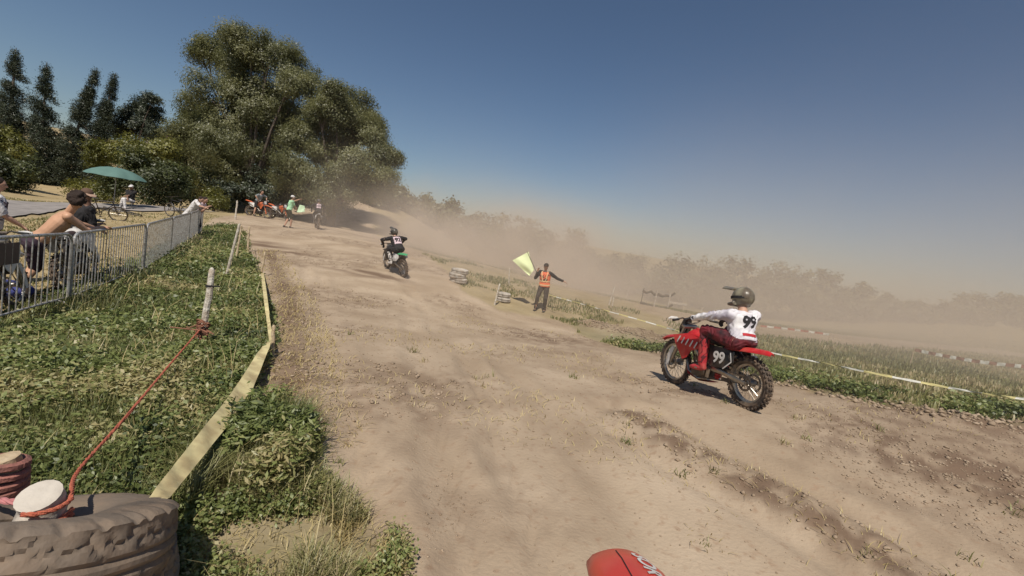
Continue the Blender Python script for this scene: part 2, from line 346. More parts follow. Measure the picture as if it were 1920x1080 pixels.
# asphalt road behind the barriers: a draped strip
def strip(name, pl, w, mt, lift, **k):
    pts = []
    for (x1, y1), (x2, y2) in zip(pl[:-1], pl[1:]):
        m = max(2, int(math.hypot(x2-x1, y2-y1)/.6))
        pts += [Vector((x1+(x2-x1)*i/m, y1+(y2-y1)*i/m, 0)) for i in range(m)]
    pts.append(Vector((*pl[-1], 0))); V = []; K = 9
    for i, p in enumerate(pts):
        t = (pts[min(i+3, len(pts)-1)]-pts[max(i-3, 0)]).normalized(); nrm = Vector((-t.y, t.x, 0))
        for j in range(K):
            q = p+nrm*(j/(K-1)-.5)*w; V.append((q.x, q.y, gz(q)+lift))
    N = len(pts); I = np.arange(N*K).reshape(N, K); F = np.stack([I[:-1, :-1], I[:-1, 1:], I[1:, 1:], I[1:, :-1]], -1)
    o = npmesh(name, V, F, 4, mt, smooth=True); return tag(o, **k)
M_ROAD = mat('asphalt', (.30, .27, .25), .9, vs=2, bump=.3)
strip('road', ROAD, 3.2, M_ROAD, .06, kind='structure')
# ------------------------------------------------------------------ motocross bike (forward +Y, origin on the ground midway between the axles)
BM = {}
def bmats():
    BM['tyre'] = mat('tyre_rubber', (.085, .062, .048), .9, vs=20, c2=(.035, .03, .027), dirt=.55)
    BM['metal'] = mat('alloy', (.42, .40, .37), .35, .9, vs=20, dirt=.4)
    BM['dark'] = mat('engine_metal', (.09, .08, .075), .5, .6, vs=25, dirt=.4)
    BM['black'] = mat('black_plastic', (.025, .024, .024), .5, dirt=.3)
    BM['white'] = mat('white_plastic', (.75, .73, .70), .4, dirt=.25)
    BM['red'] = mat('red_plastic', (.55, .025, .03), .32, vs=5, dirt=.25)
    BM['green'] = mat('green_plastic', (.06, .42, .18), .35, dirt=.2)
    BM['orange'] = mat('orange_plastic', (.62, .14, .05), .4, dirt=.3)
    BM['seat'] = mat('seat_cover', (.05, .03, .03), .8, bump=.2)
bmats()
def arcfender(mb, pts, w0, w1, th=.006, crown=.03, n=7):
    """thin crowned mudguard along pts, width from w0 to w1 (list of widths allowed)"""
    m = len(pts); V = []
    for lay in (0, -th):
        for i, p in enumerate(pts):
            w = w0[i] if isinstance(w0, (list, tuple)) else w0+(w1-w0)*i/(m-1)
            for j in range(n):
                u = j/(n-1)*2-1; V.append((u*w/2, p[0], p[1]+crown*(1-u*u)*min(1, w/.12)+lay-.012*(abs(u) > .9)))
    I = lambda l, i, j: l*m*n+i*n+j; F = []
    for i in range(m-1):
        for j in range(n-1):
            F.append((I(0,i,j), I(0,i,j+1), I(0,i+1,j+1), I(0,i+1,j))); F.append((I(1,i,j), I(1,i+1,j), I(1,i+1,j+1), I(1,i,j+1)))
    for i in range(m-1):
        for j in (0, n-1): F.append((I(0,i,j), I(0,i+1,j), I(1,i+1,j), I(1,i,j)))
    for i in (0, m-1):
        for j in range(n-1): F.append((I(0,i,j), I(1,i,j), I(1,i,j+1), I(0,i,j+1)))
    return mb.add(V, F)
def wheel(c, R, sec, parent, detail, rear):
    w = MB(); prof = [(R-sec*.25, -sec*.72), (R-sec*.9, -sec*.95), (R-sec*1.7, -sec*.62), (R-sec*1.75, sec*.62), (R-sec*.9, sec*.95), (R-sec*.25, sec*.72), (R-.008, 0)]
    w.lathe(c, prof, 44)
    nk = 34 if detail else 22
    for k in range(nk):                      # tread knobs
        a = 2*math.pi*k/nk
        for row, (off, rr, tilt) in enumerate(((-.82, R-sec*.32, .6), (-.3, R, 0), (.3, R, 0), (.82, R-sec*.32, -.6))):
            aa = a+(math.pi/nk if row in (1, 2) else 0); M = Matrix.Rotation(-aa, 3, 'X'); q = Vector((off*sec, 0, rr+.006))
            M2 = M @ Matrix.Rotation(-tilt, 3, 'Y'); w.box(Vector(c)+M @ q, (sec*.38, .026, .024 if rear else .018), M2)
    wh = MB(); r0 = R-sec*1.7; wh.lathe(c, [(r0, -sec*.55), (r0-.022, -sec*.4), (r0-.022, sec*.4), (r0, sec*.55)], 36)
    t = wh.build('rear_wheel' if rear else 'front_wheel', BM['metal'], parent)
    w.build('tyre', BM['tyre'], t, flat=True)
    h = MB(); h.lathe(c, [(.0, -.07), (.05, -.07), (.035, -.03), (.035, .03), (.05, .07), (0, .07)], 20)
    sp = 36 if detail else 20
    for k in range(sp):
        a = 2*math.pi*k/sp; s_ = 1 if k % 2 else -1; a2 = a+.35*(1 if k % 4 < 2 else -1)
        h.tube(Vector(c)+Vector((s_*.05, .045*math.cos(a), .045*math.sin(a))), Vector(c)+Vector((0, (r0-.02)*math.cos(a2), (r0-.02)*math.sin(a2))), .0028 if detail else .005, n=4)
    h.build('spokes', BM['metal'], t)
    d = MB(); rd = .12; d.lathe(Vector(c)+Vector((.075 if rear else -.075, 0, 0)), [(rd, -.002), (rd, .002), (rd-.03, .002), (rd-.03, -.002)], 32); d.build('brake_disc', BM['metal'], t)
    if rear:
        d = MB(); d.lathe(Vector(c)+Vector((-.075, 0, 0)), [(.105, -.003), (.105, .003), (.075, .003), (.075, -.003)], 40)
        for k in range(6): a = k*math.pi/3; d.tube(Vector(c)+Vector((-.075, .04*math.cos(a), .04*math.sin(a))), Vector(c)+Vector((-.075, .08*math.cos(a), .08*math.sin(a))), .008, n=6)
        d.build('sprocket', BM['dark'], t)
    return t
def mx_bike(name, label, cat, group, base, az, lean, col='red', plate=None, num=None, detail=True, scale=1.0, pitch=0, rearcol=None, sag=0, squat=0):
    root = empty(name, base, label, cat, group); root.rotation_mode = 'QUATERNION'; rearcol = rearcol or col
    C = BM[col]; RC = BM[rearcol]
    wheel((0, -.74, .33), .33, .050, root, detail, True); fw = wheel((0, .74, .35), .35, .037, root, detail, False)
    f = MB()                                            # fork
    for s in (-1, 1):
        f.tube((s*.10, .735, .35), (s*.10, .60, .66), .030, n=12); f.tube((s*.10, .60, .66), (s*.10, .44, 1.04), .024, n=12); f.box((s*.10, .745, .34), (.05, .07, .09))
    f.box((0, .50, .90), (.25, .07, .035), Matrix.Rotation(R_(24), 3, 'X')); f.box((0, .45, 1.03), (.25, .07, .03), Matrix.Rotation(R_(24), 3, 'X'))
    f.tube((0, .52, .86), (0, .44, 1.04), .022); f.tube((.09, .74, .35), (-.09, .74, .35), .014); f.build('fork', BM['metal'], root)
    g_ = MB()
    for s in (-1, 1): g_ = MB(); g_.loft([(s*.135, .775, .30), (s*.14, .72, .50), (s*.135, .64, .68)], [(.012, .04), (.012, .045), (.01, .035)], side=(1, 0, 0), n=8); g_.build('fork_guard', BM['white'] if col != 'orange' else C, root)
    h = MB(); h.loft([(-.40, .33, 1.135), (-.30, .36, 1.15), (-.18, .40, 1.165), (-.10, .42, 1.10), (0, .425, 1.075), (.10, .42, 1.10), (.18, .40, 1.165), (.30, .36, 1.15), (.40, .33, 1.135)], .0115, n=8); h.tube((-.15, .408, 1.145), (.15, .408, 1.145), .018)
    hb = h.build('handlebar', BM['dark'], root)
    for s in (-1, 1): g2 = MB(); g2.tube((s*.28, .365, 1.148), (s*.405, .33, 1.134), .018, n=10); g2.build('grip', BM['black'], hb)
    for s in (-1, 1): g3 = MB(); g3.tube((s*.24, .375, 1.16), (s*.40, .44, 1.145), .006, n=6); g3.loft([(s*.26, .42, 1.16), (s*.34, .46, 1.15), (s*.41, .43, 1.14)], [(.012, .005), (.024, .005), (.015, .005)], side=(0, 0, 1), n=8); g3.build('hand_guard', BM['white'], hb)
    ff = MB(); arcfender(ff, [(.36, .80), (.48, .835), (.62, .85), (.78, .845), (.93, .82), (1.06, .775), (1.10, .75)], [.10, .15, .145, .135, .125, .10, .05], 0, crown=.028); ff.build('front_fender', C, root)
    p = MB(); p.loft([(0, .575, .92), (0, .555, 1.0), (0, .52, 1.12)], [(.09, .012), (.115, .016), (.08, .01)], side=(1, 0, 0), n=10); p.build('front_number_plate', BM[plate or 'white'], root)
    fr = MB()
    for s in (-1, 1):
        fr.loft([(s*.03, .45, .93), (s*.10, .25, .80), (s*.13, .0, .62), (s*.12, -.14, .42), (s*.11, -.10, .28)], [(.02, .035)]*5, side=(1, 0, 0), n=8)
        fr.loft([(s*.02, .47, .86), (s*.07, .40, .55), (s*.08, .32, .30), (s*.09, .10, .22), (s*.10, -.12, .25)], .016, n=8)
        fr.loft([(s*.06, .15, .80), (s*.07, -.25, .84), (s*.06, -.52, .88)], .012, n=8); fr.tube((s*.11, -.10, .50), (s*.07, -.48, .86), .012)
    fr.build('frame', BM['dark'] if col != 'red' else BM['metal'], root)
    e = MB(); e.box((0, .06, .36), (.22, .34, .22)); e.lathe((-.13, .02, .35), [(.0, -.03), (.085, -.03), (.10, 0), (.10, .03), (0, .03)], 24); e.lathe((.13, .04, .36), [(.0, .03), (.10, .03), (.115, 0), (.115, -.03), (0, -.03)], 24); e.tube((0, .12, .44), (0, .20, .72), .075, .07, n=14)
    for k in range(6): e.tube((0, .125+.013*k, .50+.035*k), (0, .129+.013*k, .512+.035*k), .095, n=16)
    e.box((0, .20, .74), (.13, .13, .07)); e.build('engine', BM['dark'], root, bev=.006)
    k_ = MB(); k_.loft([(.02, .25, .66), (.04, .36, .56), (.09, .34, .42), (.12, .20, .45), (.13, .0, .62), (.13, -.2, .68)], [.022, .022, .022, .022, .024, .026], n=10); k_.loft([(.135, -.20, .68), (.15, -.34, .74), (.16, -.66, .84)], [.035, .052, .046], n=14); k_.build('exhaust', BM['metal'], root)
    for s in (-1, 1): rad = MB(); rad.box((s*.125, .34, .68), (.07, .03, .26), Matrix.Rotation(R_(14), 3, 'X')); rad.build('radiator', BM['black'], root)
    t = MB()
    t.loft([(0, .38, .93), (0, .28, .96), (0, .12, .95), (0, -.02, .93)], [(.09, .05), (.13, .07), (.12, .06), (.08, .03)], side=(1, 0, 0), n=14); t.tube((0, .26, 1.02), (0, .26, 1.045), .035); t.build('tank', C, root)
    for s in (-1, 1):
        sh = MB()
        pts = [(.06, .93, .105), (.28, .965, .135), (.57, .885, .20), (.50, .75, .205), (.37, .555, .17), (.29, .60, .165), (.22, .72, .14), (.02, .80, .11)]
        vo = [(s*x, y, z) for y, z, x in pts]; vi = [(s*(x-.012), y, z) for y, z, x in pts]; m = len(pts); ctr = [(s*.178, .33, .79), (s*.166, .33, .79)]
        sh.add(vo+vi+ctr, [(i, (i+1) % m, 2*m) for i in range(m)]+[(m+i, 2*m+1, m+(i+1) % m) for i in range(m)]+[(i, m+i, m+(i+1) % m, (i+1) % m) for i in range(m)])
        sh_ = sh.build('shroud', C, root, flat=True)
        if detail:
            st = MB()
            for k in range(5): y = .10+.075*k; a = Vector((s*(.134+.016*k), y, .87+.006*k)); st.loft([a+Vector((s*.006, 0, 0)), a+Vector((s*.018, .05, -.10))], [(.012, .002)]*2, side=(0, 1, 0), n=4)
            st.build('stripes', BM['white'], sh_)
    se = MB(); se.loft([(0, .22, .955), (0, .05, .945), (0, -.2, .935), (0, -.42, .955), (0, -.52, .97)], [(.06, .035), (.075, .045), (.085, .05), (.08, .04), (.05, .02)], side=(1, 0, 0), n=12); se.build('seat', BM['seat'], root)
    rf = MB(); arcfender(rf, [(-.36, .905), (-.5, .935), (-.66, .96), (-.84, .985), (-1.0, 1.0), (-1.06, 1.0)], [.20, .21, .19, .155, .11, .06], 0, crown=.035, th=.012); rf.build('rear_fender', RC, root)
    if detail:
        mf = MB(); mf.loft([(0, -.44, .90), (0, -.56, .86), (0, -.66, .82)], [(.07, .02), (.06, .02), (.05, .015)], side=(1, 0, 0), n=8); mf.build('mud_flap', BM['black'], root)
    for s in (-1, 1):
        pts = [(-.10, .90, .10), (-.12, .68, .125), (-.22, .62, .14), (-.48, .66, .15), (-.62, .78, .135), (-.60, .90, .11), (-.36, .915, .11)]
        sp = MB(); vo = [(s*(x+.03), y, z) for y, z, x in pts]; vi = [(s*(x+.018), y, z) for y, z, x in pts]; m = len(pts)
        sp.add(vo+vi+[(s*.185, -.36, .77), (s*.172, -.36, .77)], [(i, (i+1) % m, 2*m) for i in range(m)]+[(m+i, 2*m+1, m+(i+1) % m) for i in range(m)]+[(i, m+i, m+(i+1) % m, (i+1) % m) for i in range(m)])
        pl = sp.build('side_plate', BM[plate or 'white'], root, flat=True)
        if num:
            M = Matrix.Translation((s*.194, -.38, .775)) @ (Matrix.Rotation(R_(-90), 4, 'Z') if s < 0 else Matrix.Rotation(R_(90), 4, 'Z')) @ Matrix.Rotation(R_(90), 4, 'X') @ Matrix.Rotation(R_(-6*s), 4, 'Z')
            textmesh('plate_number', num, .21, BM['white' if plate == 'black' else 'black'], pl, M, bold=.025, shear=.25)
            if plate == 'black':
                bd = MB(); q = [(-.47, .655), (-.61, .78), (-.59, .895)]
                bd.loft([(s*.184, a, c) for a, c in q], [(.008, .004)]*3, side=(0, 1, 0), n=4); bd.build('plate_edge', BM['white'], pl)
    sw = MB()
    for s in (-1, 1): sw.loft([(s*.10, -.14, .42), (s*.115, -.40, .40), (s*.11, -.78, .33)], [(.018, .04), (.018, .038), (.015, .028)], side=(1, 0, 0), n=8)
    sw.box((0, -.24, .41), (.22, .06, .07)); sw.tube((.11, -.74, .33), (-.11, -.74, .33), .014); sw.build('swingarm', BM['metal'], root)
    c_ = MB()
    for dz in (.10, -.10): c_.box((-.078, -.40, .36+dz*.75), (.012, .72, .014), Matrix.Rotation(R_(4 if dz > 0 else -6), 3, 'X'))
    c_.box((-.082, -.44, .305), (.03, .16, .05)); c_.build('chain', BM['dark'], root)
    if detail:
        q = MB(); q.tube((0, -.18, .42), (0, -.22, .80), .024)
        for k in range(9): q.lathe((0, -.185-.003*k, .46+.034*k), [(.045, -.007), (.045, .007), (.035, .007), (.035, -.007)], 16, axis='z')
        q.build('shock_spring', BM['red'] if col == 'red' else BM['white'], root)
    for s in (-1, 1): fp = MB(); fp.box((s*.20, -.04, .40), (.12, .05, .02)); fp.tube((s*.10, -.02, .37), (s*.16, -.04, .39), .012); fp.build('foot_peg', BM['metal'], root)
    sk = MB(); sk.loft([(0, .36, .36), (0, .30, .25), (0, .05, .195), (0, -.12, .21)], [(.09, .008), (.11, .01), (.11, .01), (.09, .008)], side=(1, 0, 0), n=8); sk.build('skid_plate', BM['red'] if col == 'red' else BM['black'], root)
    def lower(o):
        for v in o.data.vertices:
            v.co.z -= (sag+squat*max(0, .5-v.co.y)/1.5)*(min(1, max(0, (v.co.z-.36)/.35)) if o.name.startswith(('fork', 'frame')) or o.name.startswith('engine') else 1)
        for ch in o.children: lower(ch)
    if sag:
        for o in list(root.children):
            if not o.name.startswith(('rear_wheel', 'front_wheel', 'swingarm', 'chain', 'foot_peg', 'skid')): lower(o)
    root['sag'] = sag; root['squat'] = squat
    root.rotation_quaternion = (Matrix.Rotation(az, 3, 'Z') @ Matrix.Rotation(pitch, 3, 'X') @ Matrix.Rotation(lean, 3, 'Y')).to_quaternion(); root.scale = (scale,)*3
    return root
def bikebase(rear, front):
    """base point, heading and pitch from the two contact points"""
    m = (Vector(rear)+Vector(front))/2; d = Vector(front)-Vector(rear); return m, math.atan2(-d.x, d.y), math.atan2(d.z, math.hypot(d.x, d.y))

# ------------------------------------------------------------------ people
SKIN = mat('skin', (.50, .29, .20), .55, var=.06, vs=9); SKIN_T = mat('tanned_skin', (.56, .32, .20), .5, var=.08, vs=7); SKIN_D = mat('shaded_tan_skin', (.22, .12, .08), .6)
HAIR = mat('dark_hair', (.035, .02, .014), .8, bump=.8, bs=90); EYEM = mat('eye', (.03, .02, .02), .2)
def cloth(name, c, **k): return mat(name, c, .85, bump=.8, bs=7, **k)
WHT = cloth('white_fabric', (.72, .69, .68)); BLK = cloth('black_fabric', (.022, .02, .022)); GREY = cloth('grey_fabric', (.24, .27, .28)); KHA = cloth('dark_trousers', (.07, .055, .045))
PGR = cloth('pale_green_fabric', (.42, .72, .45)); VEST = cloth('orange_vest_fabric', (.85, .20, .09)); VESTY = mat('reflective_band', (.80, .55, .30), .4); REDF = cloth('red_fabric', (.5, .03, .04)); PINK = cloth('pale_pink_fabric', (.72, .56, .60)); PURP = cloth('mauve_fabric', (.30, .24, .32))
SHOE = mat('shoe', (.05, .045, .04), .7); BOOTW = mat('white_boot', (.70, .66, .62), .5, dirt=.35); BOOTR = mat('red_boot', (.48, .04, .05), .45, dirt=.3); GLV = cloth('dark_glove', (.04, .035, .035)); HELM = mat('patterned_helmet', (.055, .05, .04), .35, vs=9, c2=(.27, .24, .17), dirt=.3); HELB = mat('dark_helmet', (.05, .045, .04), .35, vs=9, c2=(.16, .14, .11)); LENS = mat('goggle_lens', (.02, .02, .03), .1)
def ik(a, c, l1, l2, pole):
    a = Vector(a); c = Vector(c); d = c-a; D = min(d.length, (l1+l2)*.995); dn = d.normalized(); c = a+dn*D
    x = (l1*l1-l2*l2+D*D)/(2*D); h = math.sqrt(max(l1*l1-x*x, 1e-6)); p = Vector(pole); p = (p-dn*p.dot(dn)).normalized(); return a+dn*x+p*h, c
def person(label, base, pelvis, neck, face, hands, feet, group=None, cat='person', headp=None, epole=None, kpole=None, helmet=None, shirt=None, sleeves=1.0, trousers=None, legs=1.0, boots=None, gloves=None, hair=True, skin=SKIN, cap=None, vis=None, vox=.014, grip=(None, None), side=None, s=1.0, toes=None, back_number=None, body_extra=None):
    """all points in the person's own frame (base = the spot on the ground). face: where the head looks"""
    root = empty('person', base, label, cat, group)
    P = Vector(pelvis); N = Vector(neck); up = (N-P).normalized(); fc = Vector(face).normalized()
    sd_ = Vector(side).normalized() if side else fc.cross(Vector((0, 0, 1))).normalized(); fwd = up.cross(sd_).normalized()
    if fwd.dot(fc) < 0 and side is None: fwd = -fwd
    T = (N-P).length
    sh = [N-up*.05*s+sd_*k*.185*s for k in (-1, 1)]; hp = [P+sd_*k*.09*s for k in (-1, 1)]
    hd = Vector(headp) if headp else N+(up*.6+Vector((0, 0, .4))).normalized()*.17*s+fc*.03*s
    ep = epole or [Vector((0, 0, -1))-fc*.3+sd_*k*.5 for k in (-1, 1)]; kp = kpole or [fc+sd_*k*.15 for k in (-1, 1)]
    el = []; wr = []; kn = []; an = []
    for i in (0, 1):
        e, w_ = ik(sh[i], hands[i], .29*s, .26*s, ep[i]); el.append(e); wr.append(w_)
        k, a_ = ik(hp[i], feet[i], .44*s, .43*s, kp[i]); kn.append(k); an.append(a_)
    tdir = [Vector(t).normalized() if t else Vector((fc.x, fc.y, 0)).normalized() for t in (toes or (None, None))]
    # torso rings: (fraction, half width, half depth)
    TR = [(-.12, .10, .08), (-.04, .165, .115), (.10, .16, .115), (.30, .14, .10), (.52, .155, .112), (.74, .175, .12), (.90, .165, .095), (1.0, .075, .065)]
    def torso(m, g0=0, a=0, b=99): m.loft([P+up*T*f+fwd*.02*s*math.sin(max(0, f)*3) for f, _, _ in TR if a <= f <= b], [((w+g0)*s, (d+g0)*s) for f, w, d in TR if a <= f <= b], side=sd_, n=18)
    B = MB(); torso(B, 0, -9)
    for i in (0, 1):
        k = (-1, 1)[i]
        B.caps(sh[i]-sd_*k*.03*s, sh[i], .062*s, .058*s); B.caps(sh[i], sh[i].lerp(el[i], .45), .054*s, .047*s); B.caps(sh[i].lerp(el[i], .4), el[i], .048*s, .038*s); B.caps(el[i], el[i].lerp(wr[i], .35), .038*s, .041*s); B.caps(el[i].lerp(wr[i], .35), wr[i], .040*s, .026*s)
        B.caps(hp[i], hp[i].lerp(kn[i], .5), .092*s, .078*s); B.caps(hp[i].lerp(kn[i], .45), kn[i], .078*s, .056*s); B.caps(kn[i], kn[i].lerp(an[i], .35), .053*s, .057*s); B.caps(kn[i].lerp(an[i], .35), an[i], .057*s, .036*s)
        B.caps(an[i]-Vector((0, 0, .035))*s-tdir[i]*.01*s, an[i]-Vector((0, 0, .06))*s+tdir[i]*.12*s, .032*s, .024*s)
    B.caps(N-up*.04*s, hd-Vector((0, 0, .03))*s, .055*s, .052*s)
    hz = Vector((0, 0, 1)); hx = fc.cross(hz).normalized(); hu = hx.cross(fc).normalized(); HM = Matrix((hx, fc, hu)).transposed()
    def hq(x, y, z): return hd+HM @ (Vector((x, y, z))*s)
    if not helmet:
        B.ell(hd, (.074*s, .092*s, .108*s), HM); B.ell(hq(0, .025, -.055), (.055*s, .06*s, .058*s), HM); B.caps(hq(0, .088, .012), hq(0, .108, -.022), .011*s, .016*s); B.ell(hq(0, .082, -.062), (.026*s, .012*s, .009*s), HM)
        for k in (-1, 1): B.ell(hq(k*.077, -.005, -.005), (.010*s, .019*s, .031*s), HM); B.ell(hq(k*.03, .082, .026), (.022*s, .012*s, .007*s), HM)
    # hands
    HBS = [B, B] if not gloves else [MB(), MB()]
    for i in (0, 1):
        HB = HBS[i]
        k = (-1, 1)[i]; d = (wr[i]-el[i]).normalized(); hdn = grip[i]
        n_ = Vector((0, 0, -1)) if hdn is None else Vector(hdn); n_ = (n_-d*n_.dot(d)).normalized(); lat = d.cross(n_).normalized()
        rh = .034 if gloves else .03
        HB.caps(wr[i]-d*.02*s, wr[i]+d*.03*s, rh*s*.95, rh*s*.8); HB.loft([wr[i]+d*.01*s, wr[i]+d*.05*s, wr[i]+d*.095*s], [(.026*s, .016*s), (.04*s, .018*s), (.038*s, .014*s)], side=lat, n=12)
        for j in range(4):
            b0 = wr[i]+d*.09*s+lat*(j-1.5)*.0205*s; ln = (.036, .042, .039, .03)[j]*s; r = .0092*s*(1.15 if gloves else 1); curl = (1.0 if hdn else .35)
            d1 = (d+n_*curl*.7).normalized(); d2 = (d*.5+n_*curl*1.3).normalized() if curl > .5 else (d+n_*.6).normalized(); d3 = (-d*.4+n_).normalized() if curl > .5 else (d+n_*1.0).normalized()
            b1 = b0+d1*ln; b2 = b1+d2*ln*.75; b3 = b2+d3*ln*.6; HB.caps(b0, b1, r, r, 8); HB.caps(b1, b2, r, r*.93, 8); HB.caps(b2, b3, r*.93, r*.8, 8)
        tb = wr[i]+d*.035*s-lat*k*.03*s; t1 = tb+(d*.7-lat*k*.7+n_*.3).normalized()*.04*s; t2 = t1+(d*.7+n_*.8).normalized()*.032*s; HB.caps(tb, t1, .013*s, .011*s, 8); HB.caps(t1, t2, .011*s, .009*s, 8)
    if body_extra: body_extra(B)
    B.blob('body', skin, root, vox if not (gloves is None and vox < .012) else .0085, 3)
    if gloves:
        for hb_ in HBS: hb_.blob('glove', gloves, root, .008, 2)
    if not helmet:
        ey = MB()
        for k in (-1, 1): ey = MB(); ey.ell(hq(k*.03, .087, .012), (.011*s, .008*s, .008*s), HM, 8, 6); ey.build('eye', EYEM, root)
    if hair and not helmet:
        h = MB(); h.ell(hq(0, -.018, .03), (.083*s, .092*s, .095*s), HM); h.ell(hq(0, -.05, -.03), (.074*s, .058*s, .07*s), HM)
        if hair == 'curly':
            for q in range(46):
                a = RNG.random(3)*2-1; a[1] = -abs(a[1])*.95+.25; a[2] = a[2]*.8+.25; v = Vector(a).normalized(); h.ell(hq(v.x*.095, v.y*.105-.01, v.z*.108+.02), (.022*s,)*3, None, 6, 5)
        h.blob('hair', HAIR, root, .01, 1)
    if shirt:
        c = MB(); c.loft([P+up*T*f+fwd*.02*s*math.sin(max(0, f)*3) for f in (-.02, .1, .3, .52, .74, .90, .99)], [((w+.018)*s, (d+.018)*s) for w, d in ((.17, .125), (.165, .12), (.15, .11), (.16, .118), (.178, .122), (.165, .10), (.075, .07))], side=sd_, n=20)
        for i in (0, 1):
            k = (-1, 1)[i]; c.caps(sh[i]-sd_*k*.04*s, sh[i], .078*s, .072*s); e2 = sh[i].lerp(el[i], min(1, sleeves*2)); c.loft([sh[i], sh[i].lerp(e2, .5), e2], [.068*s, .064*s, .060*s if sleeves < .9 else .052*s])
            if sleeves > .55: c.caps(el[i], el[i].lerp(wr[i], (sleeves-.5)*1.8), .052*s, .042*s)
        jersey = c.blob('shirt' if not helmet else 'jersey', shirt, root, .012, 2, folds=.016)
        if back_number:
            bn, size, cm, panel = back_number; bc = P+up*T*.60-fwd*(.142)*s; 
            Mx = Matrix.Translation(bc) @ Matrix((sd_, up, -fwd)).transposed().to_4x4()
            if panel:
                pm = MB(); pm.loft([bc-up*.16*s+fwd*.022, bc+up*.14*s+fwd*.022], [(.115*s, .006)]*2, side=sd_, n=4) if False else pm.box((0, 0, 0), (.25*s, .27*s, .012)); pm.v = [tuple(Mx @ Vector(v)) for v in pm.v]; pn = pm.build('back_panel', panel, jersey); decal(pn, jersey, fwd, .007)
            if bn: tx = textmesh('back_number', bn, size*s, cm, jersey, Mx @ Matrix.Translation((0, 0, .02)), ext=.001, bold=.04); decal(tx, jersey, fwd, .013 if panel else .006)
            if bn == '99':
                pm = MB(); pm.box((0, 0, 0), (.20*s, .035*s, .002), Matrix.Rotation(R_(-6), 3, 'Z')); pm.v = [tuple(Mx @ (Vector(v)+Vector((0, -.155*s, .02)))) for v in pm.v]; rp_ = pm.build('red_patch', REDF, jersey); decal(rp_, jersey, fwd, .005)
            if not bn:
                for q in range(4):
                    sm_ = MB(); sm_.box((0, 0, 0), (.26*s, .022*s, .01), Matrix.Rotation(R_(40), 3, 'Z')); sm_.v = [tuple(Mx @ (Vector(v)*.8+Vector(((q-1.5)*.045*s, (q-1.5)*-.02*s, .012)))) for v in sm_.v]; st_ = sm_.build('stripe', cm, jersey); decal(st_, jersey, fwd, .014)
    if trousers:
        c = MB(); c.loft([P+up*T*f for f in (-.13, -.04, .08, .16)], [(.13*s, .11*s), (.185*s, .135*s), (.178*s, .133*s), (.16*s, .125*s)], side=sd_, n=18)
        for i in (0, 1):
            c.caps(hp[i], hp[i].lerp(kn[i], .55 if legs >= .5 else legs*1.9), .108*s, .092*s)
            if legs >= .5: c.caps(hp[i].lerp(kn[i], .5), kn[i], .09*s, .072*s)
            if legs > .55: c.caps(kn[i], kn[i].lerp(an[i], min(.97, (legs-.5)*2)), .072*s, .056*s)
        c.blob('trousers' if legs > .6 else 'shorts', trousers, root, .012, 2, folds=.014)
    bt = boots or SHOE
    for i in (0, 1):
        c = MB(); a_ = an[i]; c.loft([a_+Vector((0, 0, -.075))*s-tdir[i]*.07*s, a_+Vector((0, 0, -.07))*s+tdir[i]*.02*s, a_+Vector((0, 0, -.07))*s+tdir[i]*.12*s, a_+Vector((0, 0, -.07))*s+tdir[i]*.185*s], [(.03*s, .03*s), (.044*s, .045*s), (.048*s, .038*s), (.03*s, .02*s)], side=tdir[i].cross(Vector((0, 0, 1))), n=12)
        c.ell(a_-Vector((0, 0, .035))*s-tdir[i]*.02*s, (.045*s, .045*s, .06*s))
        if boots: c.caps(a_, a_.lerp(kn[i], .72), .056*s, .07*s)
        c.blob('boot' if boots else 'shoe', bt, root, .011, 2)
    if helmet:
        h = MB(); h.ell(hd+hu*.012*s-fc*.008*s, (.125*s, .142*s, .13*s), HM, 20, 14)
        h.loft([hq(-.105, .0, -.075), hq(-.09, .10, -.085), hq(0, .165, -.08), hq(.09, .10, -.085), hq(.105, .0, -.075)], [(.03*s, .045*s), (.025*s, .04*s), (.022*s, .035*s), (.025*s, .04*s), (.03*s, .045*s)], side=hu, n=10)
        hh = h.blob('helmet', helmet, root, .010, 2)
        v = MB(); V = []
        for lay in (0, -.008):
            for i in range(5):
                for j in range(7): u = j/6*2-1; V.append(hq(u*(.11-.012*i), .07+i*.055, .10+.03*(1-u*u)+i*.008+lay*1.6))
        I = lambda l, i, j: l*35+i*7+j; Fq = []
        for i in range(4):
            for j in range(6): Fq += [(I(0,i,j), I(0,i,j+1), I(0,i+1,j+1), I(0,i+1,j)), (I(1,i,j), I(1,i+1,j), I(1,i+1,j+1), I(1,i,j+1))]
        for i in range(4): Fq += [(I(0,i,0), I(0,i+1,0), I(1,i+1,0), I(1,i,0)), (I(0,i,6), I(0,i+1,6), I(1,i+1,6), I(1,i,6))]
        for j in range(6): Fq += [(I(0,4,j), I(1,4,j), I(1,4,j+1), I(0,4,j+1)), (I(0,0,j), I(1,0,j), I(1,0,j+1), I(0,0,j+1))]
        v.add(V, Fq); v.build('visor', vis or helmet, hh)
        gl = MB(); gl.ell(hq(0, .09, .005), (.088*s, .055*s, .042*s), HM); gl.build('goggles', LENS, hh)
        gs = MB(); gs.lathe(hd, [(.130*s, -.016*s), (.134*s, -.016*s), (.134*s, .016*s), (.130*s, .016*s)], 30, axis='z', M=HM @ Matrix.Diagonal((.97, 1.07, 1))); gs.build('goggle_strap', BLK, hh)
    if cap:
        h = MB(); h.ell(hq(0, -.012, .045), (.088*s, .104*s, .082*s), HM, 18, 12)
        cc = h.blob('cap', cap, root, .009, 2); b_ = MB(); b_.loft([hq(0, .07, .055), hq(0, .13, .05), hq(0, .165, .042)], [(.075*s, .006*s), (.07*s, .006*s), (.04*s, .005*s)], side=HM @ Vector((1, 0, 0)), n=12); b_.build('brim', vis or cap, cc)
